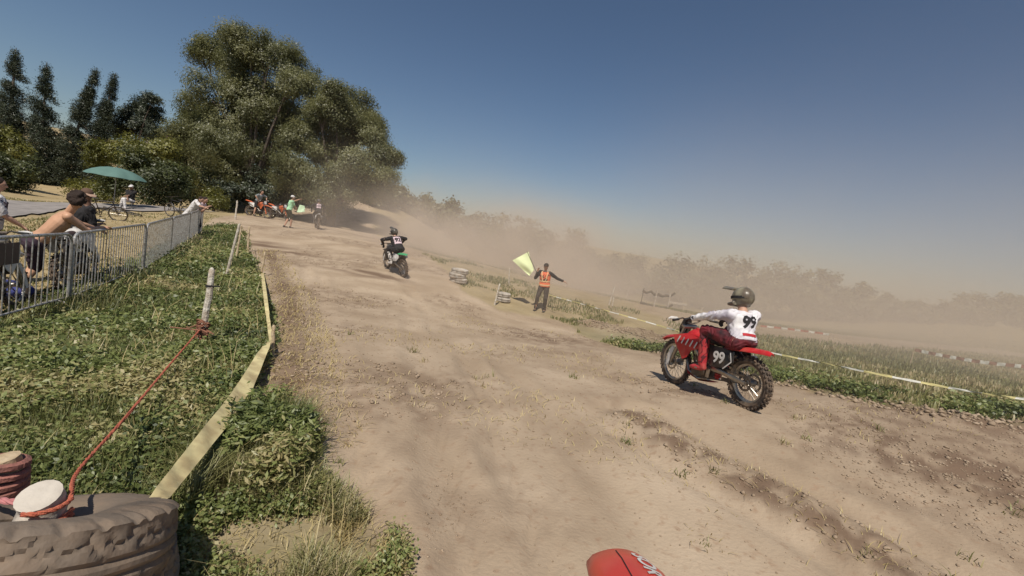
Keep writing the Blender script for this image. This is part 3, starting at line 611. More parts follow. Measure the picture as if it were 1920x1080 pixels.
    return root, dict(P=P, T=T, fc=fc, hd=hd, el=el, wr=wr, kn=kn, an=an, N=N, up=up, fwd=fwd, sd=sd_)
def rider(bike, label, group, **k):
    """seat a rider on a bike: points in the bike's frame"""
    M = Matrix.Translation(bike.location) @ bike.rotation_quaternion.to_matrix().to_4x4() @ Matrix.Diagonal((*bike.scale, 1))
    R3 = M.to_3x3(); B0 = bike.location
    sg = bike['sag']; sq = bike['squat']; f = lambda p: (M @ (Vector(p)-Vector((0, 0, sg+sq*max(0, .5-p[1])/1.5 if p[2] > .8 else sg*.4))))-B0; d = lambda v: (R3 @ Vector(v)).normalized()
    pv = k.pop('pelvis', (0, -.20, 1.07)); nk = k.pop('neck', (0, .12, 1.50)); fa = k.pop('face', (0, 1, -.05)); ft = k.pop('feet', ((-.20, -.10, .52), (.20, -.10, .52)))
    p, j = person(label, B0, f(pv), f(nk), d(fa), [f((-.35, .27, 1.16)), f((.35, .27, 1.16))], [f(ft[0]), f(ft[1])], group=group, side=tuple(d((1, 0, 0))), grip=(d((0, .3, -1)), d((0, .3, -1))),
                  epole=[d((-1, -.1, .35)), d((1, -.1, .35))], kpole=[d((-.25, 1, .3)), d((.25, 1, .3))], toes=(d((-.1, 1, -.1)), d((.1, 1, -.1))), **k)
    return p
GR = 'riders racing away along the dirt track'; GB = 'racing motocross bikes on the track'
rr, rf_ = onground(gp(1402, 768)), onground(gp(1270, 720)); dd = (rf_-rr); dd.z = 0; dd = dd.normalized(); dd = Vector((math.sin(R_(-17)), math.cos(R_(-17)), 0)); rf_ = onground(rr+dd*1.44)
b0, az, pt = bikebase(rr, rf_)
bike99 = mx_bike('motocross_bike', 'red motocross bike with black number 99 side plate, nearest on the track', 'motorcycle', GB, b0, az, R_(-4), 'red', 'black', '99', True, .97, pt, sag=.09, squat=.16)
rider(bike99, 'person in white jersey and dark helmet riding the red bike', GR, helmet=HELM, s=1.04, shirt=cloth('race_jersey', (.76, .74, .74), c2=(.42, .38, .45), vs=4), trousers=mat('red_black_trousers', (.17, .018, .026), .8, vs=6, c2=(.025, .014, .018), bump=.8, bs=8), boots=BOOTR, gloves=GLV, back_number=('99', .20, BLK, None), vox=.012, pelvis=(0, -.58, 1.04), neck=(.06, -.50, 1.43))
_M = Matrix.Translation(bike99.location) @ bike99.rotation_quaternion.to_matrix().to_4x4() @ Matrix.Diagonal((*bike99.scale, 1))
for q in ((0, -.58, 1.05-.09-.115), (.04, -.50, 1.5-.09-.11), (0,-1.06,.9-.16), (0, 1.1, .75-.09)): print('R99', proj(_M @ Vector(q)))
rr = onground(gp(757, 521)); dd = Vector((math.sin(R_(-40)), math.cos(R_(-40)), 0)); b0, az, pt = bikebase(rr, onground(rr+dd*1.48))
bike92 = mx_bike('motocross_bike', 'motocross bike with green rear mudguard in the middle of the track', 'motorcycle', GB, b0, az, R_(-10), 'black', 'white', None, False, .93, pt, 'green', sag=.12)
rider(bike92, 'person in black jersey with pink 92 back panel riding the green-tailed bike', GR, helmet=HELB, shirt=BLK, trousers=BLK, boots=BOOTW, gloves=GLV, back_number=('92', .2, BLK, PINK), pelvis=(0, -.36, 1.07), neck=(0, .02, 1.46))
rr = onground(gp(596, 430)); dd = Vector((math.sin(R_(-30)), math.cos(R_(-30)), 0)); b0, az, pt = bikebase(rr, onground(rr+dd*1.48))
bike3 = mx_bike('motocross_bike', 'motocross bike with white rear mudguard, farthest racing bike, beside the marshal', 'motorcycle', GB, b0, az, R_(-2), 'black', 'white', None, False, 1.0, pt, 'white', sag=.06)
rider(bike3, 'person in black jersey with diagonally striped back riding the farthest racing bike', GR, helmet=HELB, shirt=BLK, trousers=BLK, boots=GLV, gloves=GLV, back_number=(None, .2, BLK, PINK), pelvis=(0, -.22, 1.12), neck=(0, .05, 1.58))
print('PROJ 99', proj(bike99.location))

# ------------------------------------------------------------------ marshals with flags
def vest(root, j, m1, m2):
    P, T, up, fwd, sd = j['P'], j['T'], j['up'], j['fwd'], j['sd']
    c = MB(); c.loft([P+up*T*f for f in (-.05, .1, .3, .52, .74, .88, .97)], [(w+.034, d+.034) for w, d in ((.17, .12), (.165, .12), (.15, .112), (.165, .122), (.17, .125), (.165, .11), (.10, .085))], side=sd, n=20)
    v = c.blob('vest', m1, root, .013, 3)
    for f in (.08, .34):
        b = MB(); w, d = (.165, .12) if f < .2 else (.152, .114); b.loft([P+up*(T*f-.022), P+up*(T*f+.022)], [(w+.041, d+.041)]*2, side=sd, n=22); b.build('band', m2, v)
    for k in (-1, 1):
        b = MB(); b.loft([P+up*T*.36+sd*k*.05+fwd*.155, P+up*T*.65+sd*k*.085+fwd*.16, P+up*T*.92+sd*k*.11+fwd*.125, P+up*T*1.0+sd*k*.10+fwd*.03], [(.016, .006)]*4, side=sd, n=6); b.build('band', m2, v)
def flag(label, hand, tip, corners, m, thick=.004, pole=True):
    """cloth on a stick, world points; corners: attached top, attached bottom, free bottom, free top"""
    base = Vector(hand); root = empty('flag', base, label, 'flag'); hand = Vector(hand)
    p = MB(); d = (Vector(tip)-hand).normalized(); p.tube(-d*.12, Vector(tip)-base, .011, .009, 8); p.build('pole', mat('flag_pole', (.12, .10, .07), .6), root)
    A, B_, C_, D_ = [Vector(q)-base for q in corners]; nrm = (B_-A).cross(D_-A).normalized(); N = 14; V = []
    for l in (0, thick):
        for i in range(N):
            for j in range(N):
                u = i/(N-1); v = j/(N-1); q = (A*(1-v)+B_*v)*(1-u)+(D_*(1-v)+C_*v)*u
                V.append(q+nrm*(l+.05*math.sin(u*7+v*2)*u+.03*math.sin(v*6+u*3)*u))
    I = lambda l, i, j: l*N*N+i*N+j; F = []
    for i in range(N-1):
        for j in range(N-1): F += [(I(0,i,j), I(0,i+1,j), I(0,i+1,j+1), I(0,i,j+1)), (I(1,i,j), I(1,i,j+1), I(1,i+1,j+1), I(1,i+1,j))]
    for i in range(N-1): F += [(I(0,i,0), I(1,i,0), I(1,i+1,0), I(0,i+1,0)), (I(0,i,N-1), I(0,i+1,N-1), I(1,i+1,N-1), I(1,i,N-1)), (I(0,0,i), I(0,0,i+1), I(1,0,i+1), I(1,0,i)), (I(0,N-1,i), I(1,N-1,i), I(1,N-1,i+1), I(0,N-1,i+1))]
    f = MB(); f.add(V, F); f.build('cloth', m, root); return root
FL1 = mat('lime_flag_cloth', (.74, .80, .46), .8, var=.03); FL2 = mat('pale_green_flag_cloth', (.62, .80, .55), .8, var=.03)
def rel(B, *a): return tuple(Vector(q)-Vector(B) for q in a)
# marshal in the green shirt
B = onground(gp(538, 427)); dm = proj(B)[2]
h1 = at(566, 373, dm-.1)
p, j = person('person in light green shirt, dark shorts and white cap with one arm stretched out', B, (0, 0, .93), (.05, .05, 1.46), (.75, .65, -.05), [h1-B, Vector((.30, .30, .95))], [(-.12, -.05, .09), (.14, .08, .09)], group='marshals waving flags at the track',
   shirt=PGR, sleeves=.42, trousers=cloth('olive_shorts', (.05, .05, .03)), legs=.45, cap=WHT, skin=SKIN, epole=[Vector((0, -.2, -1)), Vector((.6, -.6, 0))])
hw = j['wr'][0]+B+(h1-B-j['wr'][0]).normalized()*.06
flag('small pale green flag held out by the marshal in the green shirt', hw, at(556, 399, dm), (at(562, 384, dm), at(556, 398, dm), at(573, 398, dm-.15), at(572, 386, dm-.15)), FL2)
# marshal in the orange vest
B = onground(gp(1011, 583)); df = proj(B)[2]; h1 = at(1008, 509, df-.25); h2 = at(1066, 533, df-.1)
p, j = person('person in orange reflective vest, dark hat and dark trousers standing among the tyres', B, (.02, 0, .93), (-.03, -.03, 1.45), (-.25, -1, -.03), [h2-B, h1-B], [(.17, .02, .09), (-.16, -.05, .09)], group='marshals waving flags at the track', side=(1, 0, 0) if False else None,
   shirt=BLK, sleeves=1.0, trousers=KHA, hair=True, cap=cloth('dark_hat', (.06, .045, .035)), epole=[Vector((.6, 0, -1)), Vector((-.4, 0, -1))])
vest(p, j, VEST, VESTY)
flag('large lime yellow flag held out sideways by the marshal in the orange vest', j['wr'][1]+B+Vector((-.07, -.02, .02)), at(988, 471, df-.25), (at(991, 472, df-.25), at(1001, 506, df-.25), at(993, 517, df-.3), at(961, 488, df-.35)), FL1)

# ------------------------------------------------------------------ crowd barriers
GALV = mat('galvanised_steel', (.52, .52, .51), .45, .4, vs=30, c2=(.24, .22, .20), dirt=.3)
FP = [onground(gp(x, y)) for x, y in ((130,577),(268,515),(318,482),(352,458),(377,441))]
FP = [onground(at(-95, 652, 4.75))]+FP;
BLAB = ['nearest steel crowd barrier with dark plate, in front of the white motorcycle', 'steel crowd barrier the shirtless man leans his hands on',
        'third steel crowd barrier from the near end, over small flowering weeds', 'fourth steel crowd barrier from the near end, without anyone on it', 'farthest steel crowd barrier, under the arms of the person in white shirt']
def barrier(A, B_, label, plate=False):
    root = empty('crowd_barrier', A, label, 'barrier', 'steel crowd barriers along the verge'); D = B_-A; L = math.hypot(D.x, D.y)-.06; hd = Vector((D.x, D.y, 0)).normalized(); P = lambda u, z: hd*u+Vector((0, 0, z+D.z*u/L))
    f = MB(); r = .12; f.loft([P(0, .05), P(0, 1.10-r), P(.035, 1.065), P(r, 1.10), P(L-r, 1.10), P(L-.035, 1.065), P(L, 1.10-r), P(L, .05)], .021, n=8); f.tube(P(0, .16), P(L, .16), .014); f.build('frame', GALV, root)
    n = int(L/.115); b = MB()
    for i in range(1, n): b.tube(P(L*i/n, .16), P(L*i/n, 1.095), .0075, n=6)
    b.build('bars', GALV, root); sd = Vector((-hd.y, hd.x, 0))
    for u in (.25, L-.25):
        q = MB(); q.loft([P(u, .02)-sd*.3, P(u, .14)-sd*.05, P(u, .14)+sd*.05, P(u, .02)+sd*.3], [(.02, .012)]*4, n=8); q.build('foot', GALV, root)
    if plate:
        q = MB(); c = P(L-1.05, .90); M = Matrix((hd, sd, Vector((0, 0, 1)))).transposed(); q.box(c-hd*.42, (.75, .012, .26), M); q.build('plate', mat('brown_plate', (.09, .06, .06), .6), root, bev=.004)
    return root
for i in range(len(FP)-1): barrier(FP[i], FP[i+1], BLAB[i], i == 0)

# ------------------------------------------------------------------ spectators behind the barriers
GS = 'spectators behind the barriers'
# shirtless man leaning on the second barrier
dm = 7.0
pel = at(62, 455, dm); B = onground(pel+Vector((-.1, -.1, 0))); nk = at(130, 400, dm+.15); hp_ = at(145, 375, dm+.12)
hL = at(186, 431, dm+.9); hR = at(190, 427, dm+.55)
fcd = (at(170, 385, dm+.5)-at(140, 368, dm)).normalized()
p, j = person('shirtless tanned person with curly brown hair leaning forward on the barrier', B, pel-B, nk-B, fcd, [hL-B, hR-B], [(-.1, .12, .09), (.05, -.12, .09)], group=GS, headp=hp_-B, side=(hR-hL).normalized()*.2+Vector((.75, -.6, 0)),
   s=1.1, skin=SKIN_T, trousers=cloth('dark_pink_waist_shorts', (.05, .03, .045)), legs=.5, hair='curly', cap=None, vox=.010, epole=[Vector((-.2, 0, -1)), Vector((.3, -.2, -1))], toes=((.5, .8, 0), (.5, .8, 0)))
# companion in black with brown cap
dm = 8.1; pel = at(122, 436, dm); nk = at(168, 388, dm+.1); B = onground(pel); hL = at(178, 421, dm+.6); hR = at(188, 420, dm+.3)
p, j = person('person in black shirt and brown cap with pale brim leaning beside the shirtless one', B, pel-B, nk-B, (.8, -.25, -.25), [hL-B, hR-B], [(-.1, .1, .09), (.1, -.1, .09)], group=GS, headp=at(163, 366, dm+.05)-B,
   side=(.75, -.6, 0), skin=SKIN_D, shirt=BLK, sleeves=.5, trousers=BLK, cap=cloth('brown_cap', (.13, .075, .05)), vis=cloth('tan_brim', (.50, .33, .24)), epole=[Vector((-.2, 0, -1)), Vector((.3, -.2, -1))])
# person at the left edge with dark straps
B = stand(-16, 352, 1.74, 7.2, 14); B = onground(B)
p, j = person('person in white shirt with dark backpack at the photo edge', B, (0, 0, .93), (0, .04, 1.46), (.7, .7, -.1), [(.05, .35, 1.0), (.3, .2, 1.0)], [(-.1, 0, .09), (.1, 0, .09)], group=GS, shirt=WHT, sleeves=.5, trousers=KHA, hair=True)
bpk = MB(); c = j['P']+j['up']*.30-j['fwd']*.20; bpk.ell(c, (.15, .10, .22)); bpk.ell(c+Vector((0, 0, -.1)), (.14, .11, .14))
for k in (-1, 1): bpk.loft([c+j['sd']*k*.10+Vector((0, 0, .16)), j['P']+j['up']*.50+j['sd']*k*.11, j['P']+j['up']*.42+j['sd']*k*.12+j['fwd']*.15, j['P']+j['up']*.15+j['sd']*k*.13+j['fwd']*.14, c+j['sd']*k*.13+Vector((0, 0, -.18))], [(.022, .008)]*5, n=6)
o = bpk.blob('backpack', cloth('dark_backpack_fabric', (.05, .03, .045)), None, .013, 2); o.location = B; tag(o, 'dark backpack on the back of the person at the photo edge', 'backpack')
# far leaning pair
dm = proj(FP[-2])[2]+1.6; pel = at(350, 404, dm+.2); B = onground(pel+Vector((-.1, -.1, 0))); nk = at(372, 376, dm+.1)
p, j = person('person in long white shirt bent over the farthest barrier', B, pel-B, nk-B, (.9, -.1, -.35), [at(388, 388, dm+.5)-B, at(385, 389, dm-.2)-B], [(-.1, .1, .09), (0, -.1, .09)], group=GS, headp=at(377, 374, dm)-B, side=(.35, -1, 0), shirt=WHT, sleeves=.45, trousers=KHA, epole=[Vector((0, 0, -1))]*2)
dm += .7; pel = at(369, 402, dm+.2); B = onground(pel); nk = at(381, 381, dm+.1)
p, j = person('dark-haired person with bare arms next to the one in long white shirt', B, pel-B, nk-B, (.95, -.1, -.25), [at(390, 389, dm+.4)-B, at(388, 389, dm)-B], [(-.1, .1, .09), (0, -.1, .09)], group=GS, headp=at(385, 375, dm)-B, side=(.35, -1, 0), shirt=PINK, sleeves=.4, trousers=BLK, epole=[Vector((0, 0, -1))]*2)
# seated under the parasol
B = onground(gp(233, 393)); du = proj(B)[2]
def stool():
    r = empty('camping_stool', onground(B+Vector((0, .35, 0))), 'low dark camping stool under the seated person', 'stool'); m = MB(); m.box((0, 0, .36), (.42, .38, .03)); m.build('seat', BLK, r, bev=.01)
    for x in (-1, 1):
        for y in (-1, 1): m = MB(); m.tube((x*.17, y*.15, .35), (x*.2, y*.18, 0), .012); m.build('leg', GALV, r)
stool()
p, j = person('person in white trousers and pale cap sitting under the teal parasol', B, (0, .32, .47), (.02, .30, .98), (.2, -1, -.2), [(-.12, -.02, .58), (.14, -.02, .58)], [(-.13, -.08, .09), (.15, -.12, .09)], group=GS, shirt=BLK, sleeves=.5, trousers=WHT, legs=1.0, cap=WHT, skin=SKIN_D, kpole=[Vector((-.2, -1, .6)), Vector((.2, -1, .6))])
TEAL = mat('teal_canvas', (.11, .20, .175), .8, var=.05, vs=3)
def parasol():
    b = onground(B+Vector((-.25, .7, 0))); top = at(219, 314, proj(b)[2]); ht = top.z-b.z; b = onground((top.x, top.y)); ht = top.z-b.z; Rr = 45/FPX*proj(top)[2]*1.02
    r = empty('parasol', b, 'teal green domed parasol over the seated person', 'parasol'); m = MB(); m.tube((0, 0, 0), (0, 0, ht+.05), .018); m.build('pole', GALV, r)
    V = []; NS = 64; prof = [(0, 0), (.25, -.02), (.5, -.085), (.75, -.20), (.92, -.32), (1, -.40)]; V = []
    for l in (0, -.012):
        for a in range(NS):
            th = 2*math.pi*a/NS; sc = 1-.055*(1-abs(math.cos(4*th)))
            for q, dz in prof: V.append((q*Rr*sc*math.cos(th), q*Rr*sc*math.sin(th), ht+dz*Rr*.95*(1+.05*(1-abs(math.cos(4*th))))*1.0+l))
    k = len(prof); F = []
    for a in range(NS):
        for i in range(k-1):
            a2 = (a+1) % NS; F += [(a*k+i, a*k+i+1, a2*k+i+1, a2*k+i), (NS*k+a*k+i, NS*k+a2*k+i, NS*k+a2*k+i+1, NS*k+a*k+i+1)]
        F.append((a*k+k-1, NS*k+a*k+k-1, NS*k+a2*k+k-1, a2*k+k-1))
    m = MB(); m.add(V, F); m.build('canopy', TEAL, r)
    for a in range(8): th = 2*math.pi*a/8; m = MB(); m.tube((0, 0, ht-.5), (Rr*.62*math.cos(th), Rr*.62*math.sin(th), ht-.18*Rr), .006, n=6); m.build('rib', GALV, r)
parasol()

# ------------------------------------------------------------------ bicycles and parked motorcycles
def bicycle(label, base, az, lay=0, colr=(.03, .03, .035), tilt=8):
    r = empty('bicycle', base, label, 'bicycle', 'bicycles left behind the barriers'); fm = mat('bicycle_paint', colr, .35, .2)
    for y, nm in ((-.52, 'rear_wheel'), (.53, 'front_wheel')):
        w = MB(); w.lathe((0, y, .34), [(.34, 0), (.325, -.02), (.30, 0), (.325, .02)], 36); o = w.build('tyre', BM['black'], None)
        q = MB(); q.lathe((0, y, .34), [(.30, -.012), (.285, -.008), (.285, .008), (.30, .012)], 30)
        for k in range(16): a = k*math.pi/8; q.tube((0.02*(-1)**k, y, .34), (0, y+.29*math.cos(a), .34+.29*math.sin(a)), .003, n=4)
        q.tube((-.05, y, .34), (.05, y, .34), .02); t = q.build(nm, BM['metal'], r); o.parent = t
    f = MB(); bb = (0, -.08, .30); st = (0, -.22, .80); hd = (0, .36, .84); hl = (0, .39, .72)
    for a, b2 in ((bb, st), (st, hd), (bb, hl), (hd, hl)): f.tube(a, b2, .018)
    for s in (-1, 1): f.tube((s*.05, -.52, .34), bb, .010); f.tube((s*.05, -.52, .34), (0, -.20, .74), .009); f.loft([(0, .40, .70), (s*.05, .43, .60), (s*.055, .53, .34)], .013)
    f.build('frame', fm, r); h = MB(); h.loft([(-.31, .30, 1.0), (-.1, .34, .99), (0, .35, .97), (.1, .34, .99), (.31, .30, 1.0)], .012); h.tube((0, .35, .98), hd, .014); h.build('handlebar', BM['dark'], r)
    s_ = MB(); s_.loft([(0, -.36, .90), (0, -.24, .91), (0, -.10, .90)], [(.075, .025), (.05, .02), (.02, .015)], side=(1, 0, 0)); s_.tube((0, -.24, .90), st, .013); s_.build('saddle', BM['black'], r)
    c = MB(); c.lathe((.05, -.08, .30), [(.09, -.003), (.09, .003), (.06, .003), (.06, -.003)], 24); c.tube((.06, -.08, .30), (.08, -.02, .16), .009); c.tube((-.06, -.08, .30), (-.08, -.14, .44), .009); c.tube((-.07, -.08, .30), (.07, -.08, .30), .014)
    for s in (-1, 1): c.box((s*.12, -.08+s*.06, .30-s*.14), (.08, .08, .02))
    c.build('crank', BM['dark'], r)
    r.rotation_mode = 'QUATERNION'; r.rotation_quaternion = (Matrix.Rotation(az, 3, 'Z') @ Matrix.Rotation(R_(lay or tilt), 3, 'Y')).to_quaternion()
    if lay: r.location.z += .06
    return r
bicycle('black bicycle standing behind the fourth barrier, its front wheel raised', onground(gp(334, 410)), R_(75), 0, tilt=-10)
bicycle('bicycle lying on the dry ground by the feet of the seated person', onground(gp(232, 403)), R_(-75), 78, (.30, .30, .32))
bicycle('dark bicycle behind the hands of the shirtless person', onground(gp(192, 412)), R_(-65), 0, (.04, .03, .03), tilt=14)
GP = 'motorcycles parked off the track'
rr = onground(gp(466, 404)); b0, az, pt = bikebase(rr, onground(rr+Vector((1.45, -.35, 0)))); bp1 = mx_bike('motocross_bike', 'orange motocross bike with the person in grey shirt on it', 'motorcycle', GP, b0, az, R_(3), 'orange', 'white', None, False, .97, pt)
rider(bp1, 'person in grey shirt with bare legs sitting on a parked orange bike', GP and 'spectators behind the barriers', shirt=GREY, sleeves=.45, trousers=BLK, legs=.45, pelvis=(0, -.1, 1.06), neck=(0, .14, 1.52), face=(0.1, 1, -.1), feet=((-.30, -.10, .12), (.34, -.02, .12)))
rr = onground(rr+Vector((1.0, 1.0, 0))); b0, az, pt = bikebase(rr, onground(rr+Vector((1.40, -.5, 0)))); mx_bike('motocross_bike', 'faded orange motocross bike standing just beyond the person in grey shirt', 'motorcycle', GP, b0, az, R_(9), 'orange', 'white', None, False, .95, pt)
def behind(k, t, off):
    a_, b_ = FP[k], FP[k+1]; D = (b_-a_).normalized(); sd_ = Vector((-D.y, D.x, 0)).normalized(); return onground(a_+D*t+sd_*off), onground(a_+D*(t+1.41)+sd_*(off+.12))
r0, r1 = behind(0, .75, .50); b0, az, pt = bikebase(r0, r1); mx_bike('motocross_bike', 'white and black motorcycle parked behind the nearest barrier', 'motorcycle', GP, b0, az, R_(-8), 'white', 'black', None, False, .95, pt)
r0, r1 = behind(1, .95, .42); b0, az, pt = bikebase(r0, r1); mx_bike('motocross_bike', 'white motorcycle parked in weeds behind the second barrier', 'motorcycle', GP, b0, az, R_(-10), 'white', 'white', None, False, .95, pt)
# blue bag on the ground
q = MB(); bb = onground(at(14, 580, 6.9)); q.ell((0, 0, .12), (.30, .20, .13)); q.ell((.15, 0, .12), (.20, .17, .11)); q.caps((-.1, 0, .22), (.12, 0, .24), .02); o = q.blob('bag', cloth('blue_fabric', (.05, .06, .22)), None, .015, 2); o.location = bb; tag(o, 'blue fabric bag lying in the grass behind the nearest barrier', 'bag')

# ------------------------------------------------------------------ stakes, tapes, ropes, tyres on the near side
WOOD = mat('weathered_white_wood', (.62, .58, .50), .85, vs=12, bump=.8, bs=40, c2=(.40, .34, .27), dirt=.5); WOODP = mat('pale_raw_wood', (.55, .44, .30), .85, vs=10, bump=.6, bs=40, c2=(.38, .28, .17))
def stake(name, label, cat, foot, top, r, m=WOOD, group=None, pointed=True, band=None):
    foot = Vector(foot); top = Vector(top); o = empty(name, foot, label, cat, group); d = top-foot; P = []; Q = []; k = 9
    for i in range(k+1):
        u = i/k; P.append(d*u-d.normalized()*.03*(i == 0)+Vector((RNG.normal()*r*.12, RNG.normal()*r*.12, 0))); Q.append(r*(1.05-.15*u)*(1+RNG.normal()*(.04 if r < .06 else .015)))
    if pointed: P.append(d+d.normalized()*r*.8); Q.append(r*.25)
    mb = MB(); mb.loft(P, Q, n=18 if r > .06 else 9); mb.build('shaft', m, o)
    if band: b = MB(); b.loft([d*(band-.012), d*(band+.012)], [r*1.18]*2, n=10); b.tube(d*band, d*band+Vector((.13, -.02, .02)), .008, n=6); b.build('band', BLK, o)
    return o
GSK = 'wooden stakes along the verge'
f1 = onground(gp(376, 657)); d1 = proj(f1)[2]; t1 = at(397, 506, d1+.02)
stake('stake', 'thick weathered white stake with dark band, standing alone in the weeds', 'stake', f1, t1, .034, group=GSK, band=.80)
def polestake(label, pf, pt_, r, m=WOODP, lean=0): f = onground(gp(*pf)); return stake('stake', label, 'stake', f, at(*pt_, proj(f)[2]+lean), r, m, group=GSK)
polestake('longest thin pale pole leaning at the far verge', (421, 531), (449, 421), .030, WOOD)
polestake('thin pale pole right beside the longest one', (441, 492), (453, 424), .028)
polestake('short pale post with cord loops at the dirt edge', (464, 472), (467, 426), .035)
polestake('white-topped post where the verge meets the pale ground', (441, 412), (445, 377), .045, WOOD)
sA = onground(gp(511, 666)); sB = onground(gp(489, 518)); dA = proj(sA)[2]; dB_ = proj(sB)[2]
stake('stake', 'short split stake holding the end of the wide yellow tape', 'stake', sA, at(513, 612, dA), .020, WOODP, GSK)
stake('stake', 'thin light stake on the dirt edge between tape runs', 'stake', sB, at(497, 473, dB_), .028, WOODP, GSK)
TAPE = bpy.data.materials.new('yellow_tape'); TAPE.use_nodes = True; tn = TAPE.node_tree; tb = tn.nodes['Principled BSDF']; tb.inputs['Roughness'].default_value = .6
tno = tn.nodes.new('ShaderNodeTexNoise'); tno.inputs['Scale'].default_value = 7; tno.inputs['Detail'].default_value = 8; trp = tn.nodes.new('ShaderNodeValToRGB'); trp.color_ramp.elements[0].position = .35; trp.color_ramp.elements[0].color = (.42, .33, .17, 1); trp.color_ramp.elements[1].position = .6; trp.color_ramp.elements[1].color = (.66, .57, .30, 1)
ttc = tn.nodes.new('ShaderNodeTexCoord'); tn.links.new(ttc.outputs['Object'], tno.inputs['Vector']); tn.links.new(tno.outputs['Fac'], trp.inputs[0]); tn.links.new(trp.outputs[0], tb.inputs['Base Color'])
def catmull(P, n=8):
    P = [Vector(p) for p in P]; out = []; Q = [P[0]*2-P[1]]+P+[P[-1]*2-P[-2]]
    for i in range(1, len(Q)-2):
        for k in range(n):
            t = k/n; a, b_, c, d = Q[i-1:i+3]; out.append(.5*((2*b_)+(c-a)*t+(2*a-5*b_+4*c-d)*t*t+(3*b_-a-3*c+d)*t**3))
    out.append(P[-1]); return out
def ribbon(name, label, cat, pts, widths, ups, m, group=None, n=10, mats=None, period=.25):
    """pts with per-point width and direction of the width"""
    C_ = catmull(pts, n); K = len(pts)-1; o0 = Vector(pts[0]); V = []; T = len(C_)
    for i, c in enumerate(C_):
        u = i/(T-1)*K; a = min(int(u), K-1); f = u-a; w = widths[a]*(1-f)+widths[a+1]*f; up = (Vector(ups[a])*(1-f)+Vector(ups[a+1])*f).normalized(); t = (C_[min(i+1, T-1)]-C_[max(i-1, 0)]).normalized(); nn = t.cross(up).normalized()
        for l in (0, .0015):
            for q in (-1, -.33, .33, 1): V.append(c-o0+up*w/2*q+nn*(l+.006*math.sin(i*1.3+q*2)))
    F = []
    for i in range(T-1):
        for q in range(3): F += [(i*8+q, i*8+q+1, i*8+8+q+1, i*8+8+q), (i*8+4+q, i*8+8+4+q, i*8+8+5+q, i*8+5+q)]
        F += [(i*8, i*8+8, i*8+12, i*8+4), (i*8+3, i*8+7, i*8+15, i*8+11)]
    mb = MB(); mb.add(V, F); o = mb.build(name, m, None); o.location = o0
    if mats:
        o.data.materials.append(mats); L_ = 0; acc = [0]
        for i in range(T-1): acc.append(acc[-1]+(C_[i+1]-C_[i]).length)
        for k, pgn in enumerate(o.data.polygons):
            if pgn.index//8 < T-1: pgn.material_index = int(acc[min(T-1, pgn.index//8)]/period) % 2
    return tag(o, label, cat, group)
UP = (0, 0, 1)
ribbon('barrier_tape', 'wide dusty yellow tape stretched from the truck tyre to the split stake', 'tape', [at(288, 945, 1.95), at(330, 893, 2.25), at(392, 815, 2.7), at(452, 738, 3.4), at(492, 662, 4.4), at(507, 638, dA-.05)], [.075, .085, .105, .13, .085, .05],
       [_RT*.9-_UP*.1, _RT*.75-_UP*.65, _RT*.75-_UP*.65, _RT*.8-_UP*.6, _RT*.9-_UP*.3, _RT*.6+_UP*.5], TAPE, 'plastic tapes beside the track')
ribbon('barrier_tape', 'narrow twisted brownish tape running from the split stake to the thin light stake', 'tape', [at(509, 640, dA), at(503, 600, dA+1.0), at(498, 560, dA+2), at(492, 512, dB_)], [.05, .045, .06, .08], [_RT, _RT*.6+_UP*.3, _RT, _RT], TAPE, 'plastic tapes beside the track')
ribbon('barrier_tape', 'faint cord with tape loops between the short pale post and the poles', 'tape', [at(452, 436, proj(onground(gp(441, 492)))[2]), at(459, 444, 10.8), at(466, 437, proj(onground(gp(464, 472)))[2])], [.02]*3, [UP]*3, TAPE, 'plastic tapes beside the track')
# track-side tapes on the far right
TW = mat('white_tape', (.72, .70, .62), .6); TY = mat('lemon_tape', (.62, .54, .24), .6); TR_ = mat('red_tape', (.45, .16, .11), .6); TB = mat('brown_tape', (.34, .20, .15), .6)
tp = [(1029, 553, 16.3), (1110, 575, 14.2), (1200, 600, 12.6), (1285, 624, 11.2), (1440, 660, 9.2), (1560, 684, 8.2), (1700, 712, 7.4), (1840, 737, 6.8), (1990, 757, 6.3)]
ribbon('barrier_tape', 'long yellow and white tape along the right edge of the track behind the nearest rider', 'tape', [at(*q) for q in tp], [.03, .026, .034, .03, .034, .03, .04, .03, .04], [(.3, .8*((-1)**i), .8) for i in range(9)], TY, 'plastic tapes beside the track', mats=TW, period=.35, n=16)
t2 = [(1425, 611, 17.5), (1480, 617, 17), (1555, 627, 16.5)]
ribbon('barrier_tape', 'short red and white tape just right of the nearest rider', 'tape', [at(*q) for q in t2], [.07]*3, [UP]*3, TR_, 'plastic tapes beside the track', mats=TW, period=.22, n=20)
t3 = [(1715, 656, 12.5), (1770, 667, 12), (1850, 680, 11.4), (1990, 694, 10.6)]
ribbon('barrier_tape', 'brown and white striped tape in the field at the right photo edge', 'tape', [at(*q) for q in t3], [.085]*4, [UP]*4, TB, 'plastic tapes beside the track', mats=TW, period=.14, n=24)
GF = 'thin stakes in the field'
def fieldstake(label, top, r=.02, m=WOODP):
    q = Vector(top); return stake('stake', label, 'stake', onground(q), q+Vector((0, 0, .04)), r, m, GF)
fieldstake('thin stake hidden behind the legs of the marshal in the orange vest', at(1029, 553, 16.3)); fieldstake('stake carrying the red and white tape behind the nearest rider', at(1425, 611, 17.5)); fieldstake('stake at the free end of the red and white tape', at(1556, 627, 16.5), .015)
fieldstake('stake at the left end of the brown and white tape', at(1714, 656, 12.5), .015)
def px_stake(label, pf, pt_, r=.025): f = onground(gp(*pf)); return stake('stake', label, 'stake', f, at(*pt_, proj(f)[2]), r, WOOD, GF)
px_stake('pale leaning stake in front of the double tyre stack', (927, 571), (937, 533), .03)
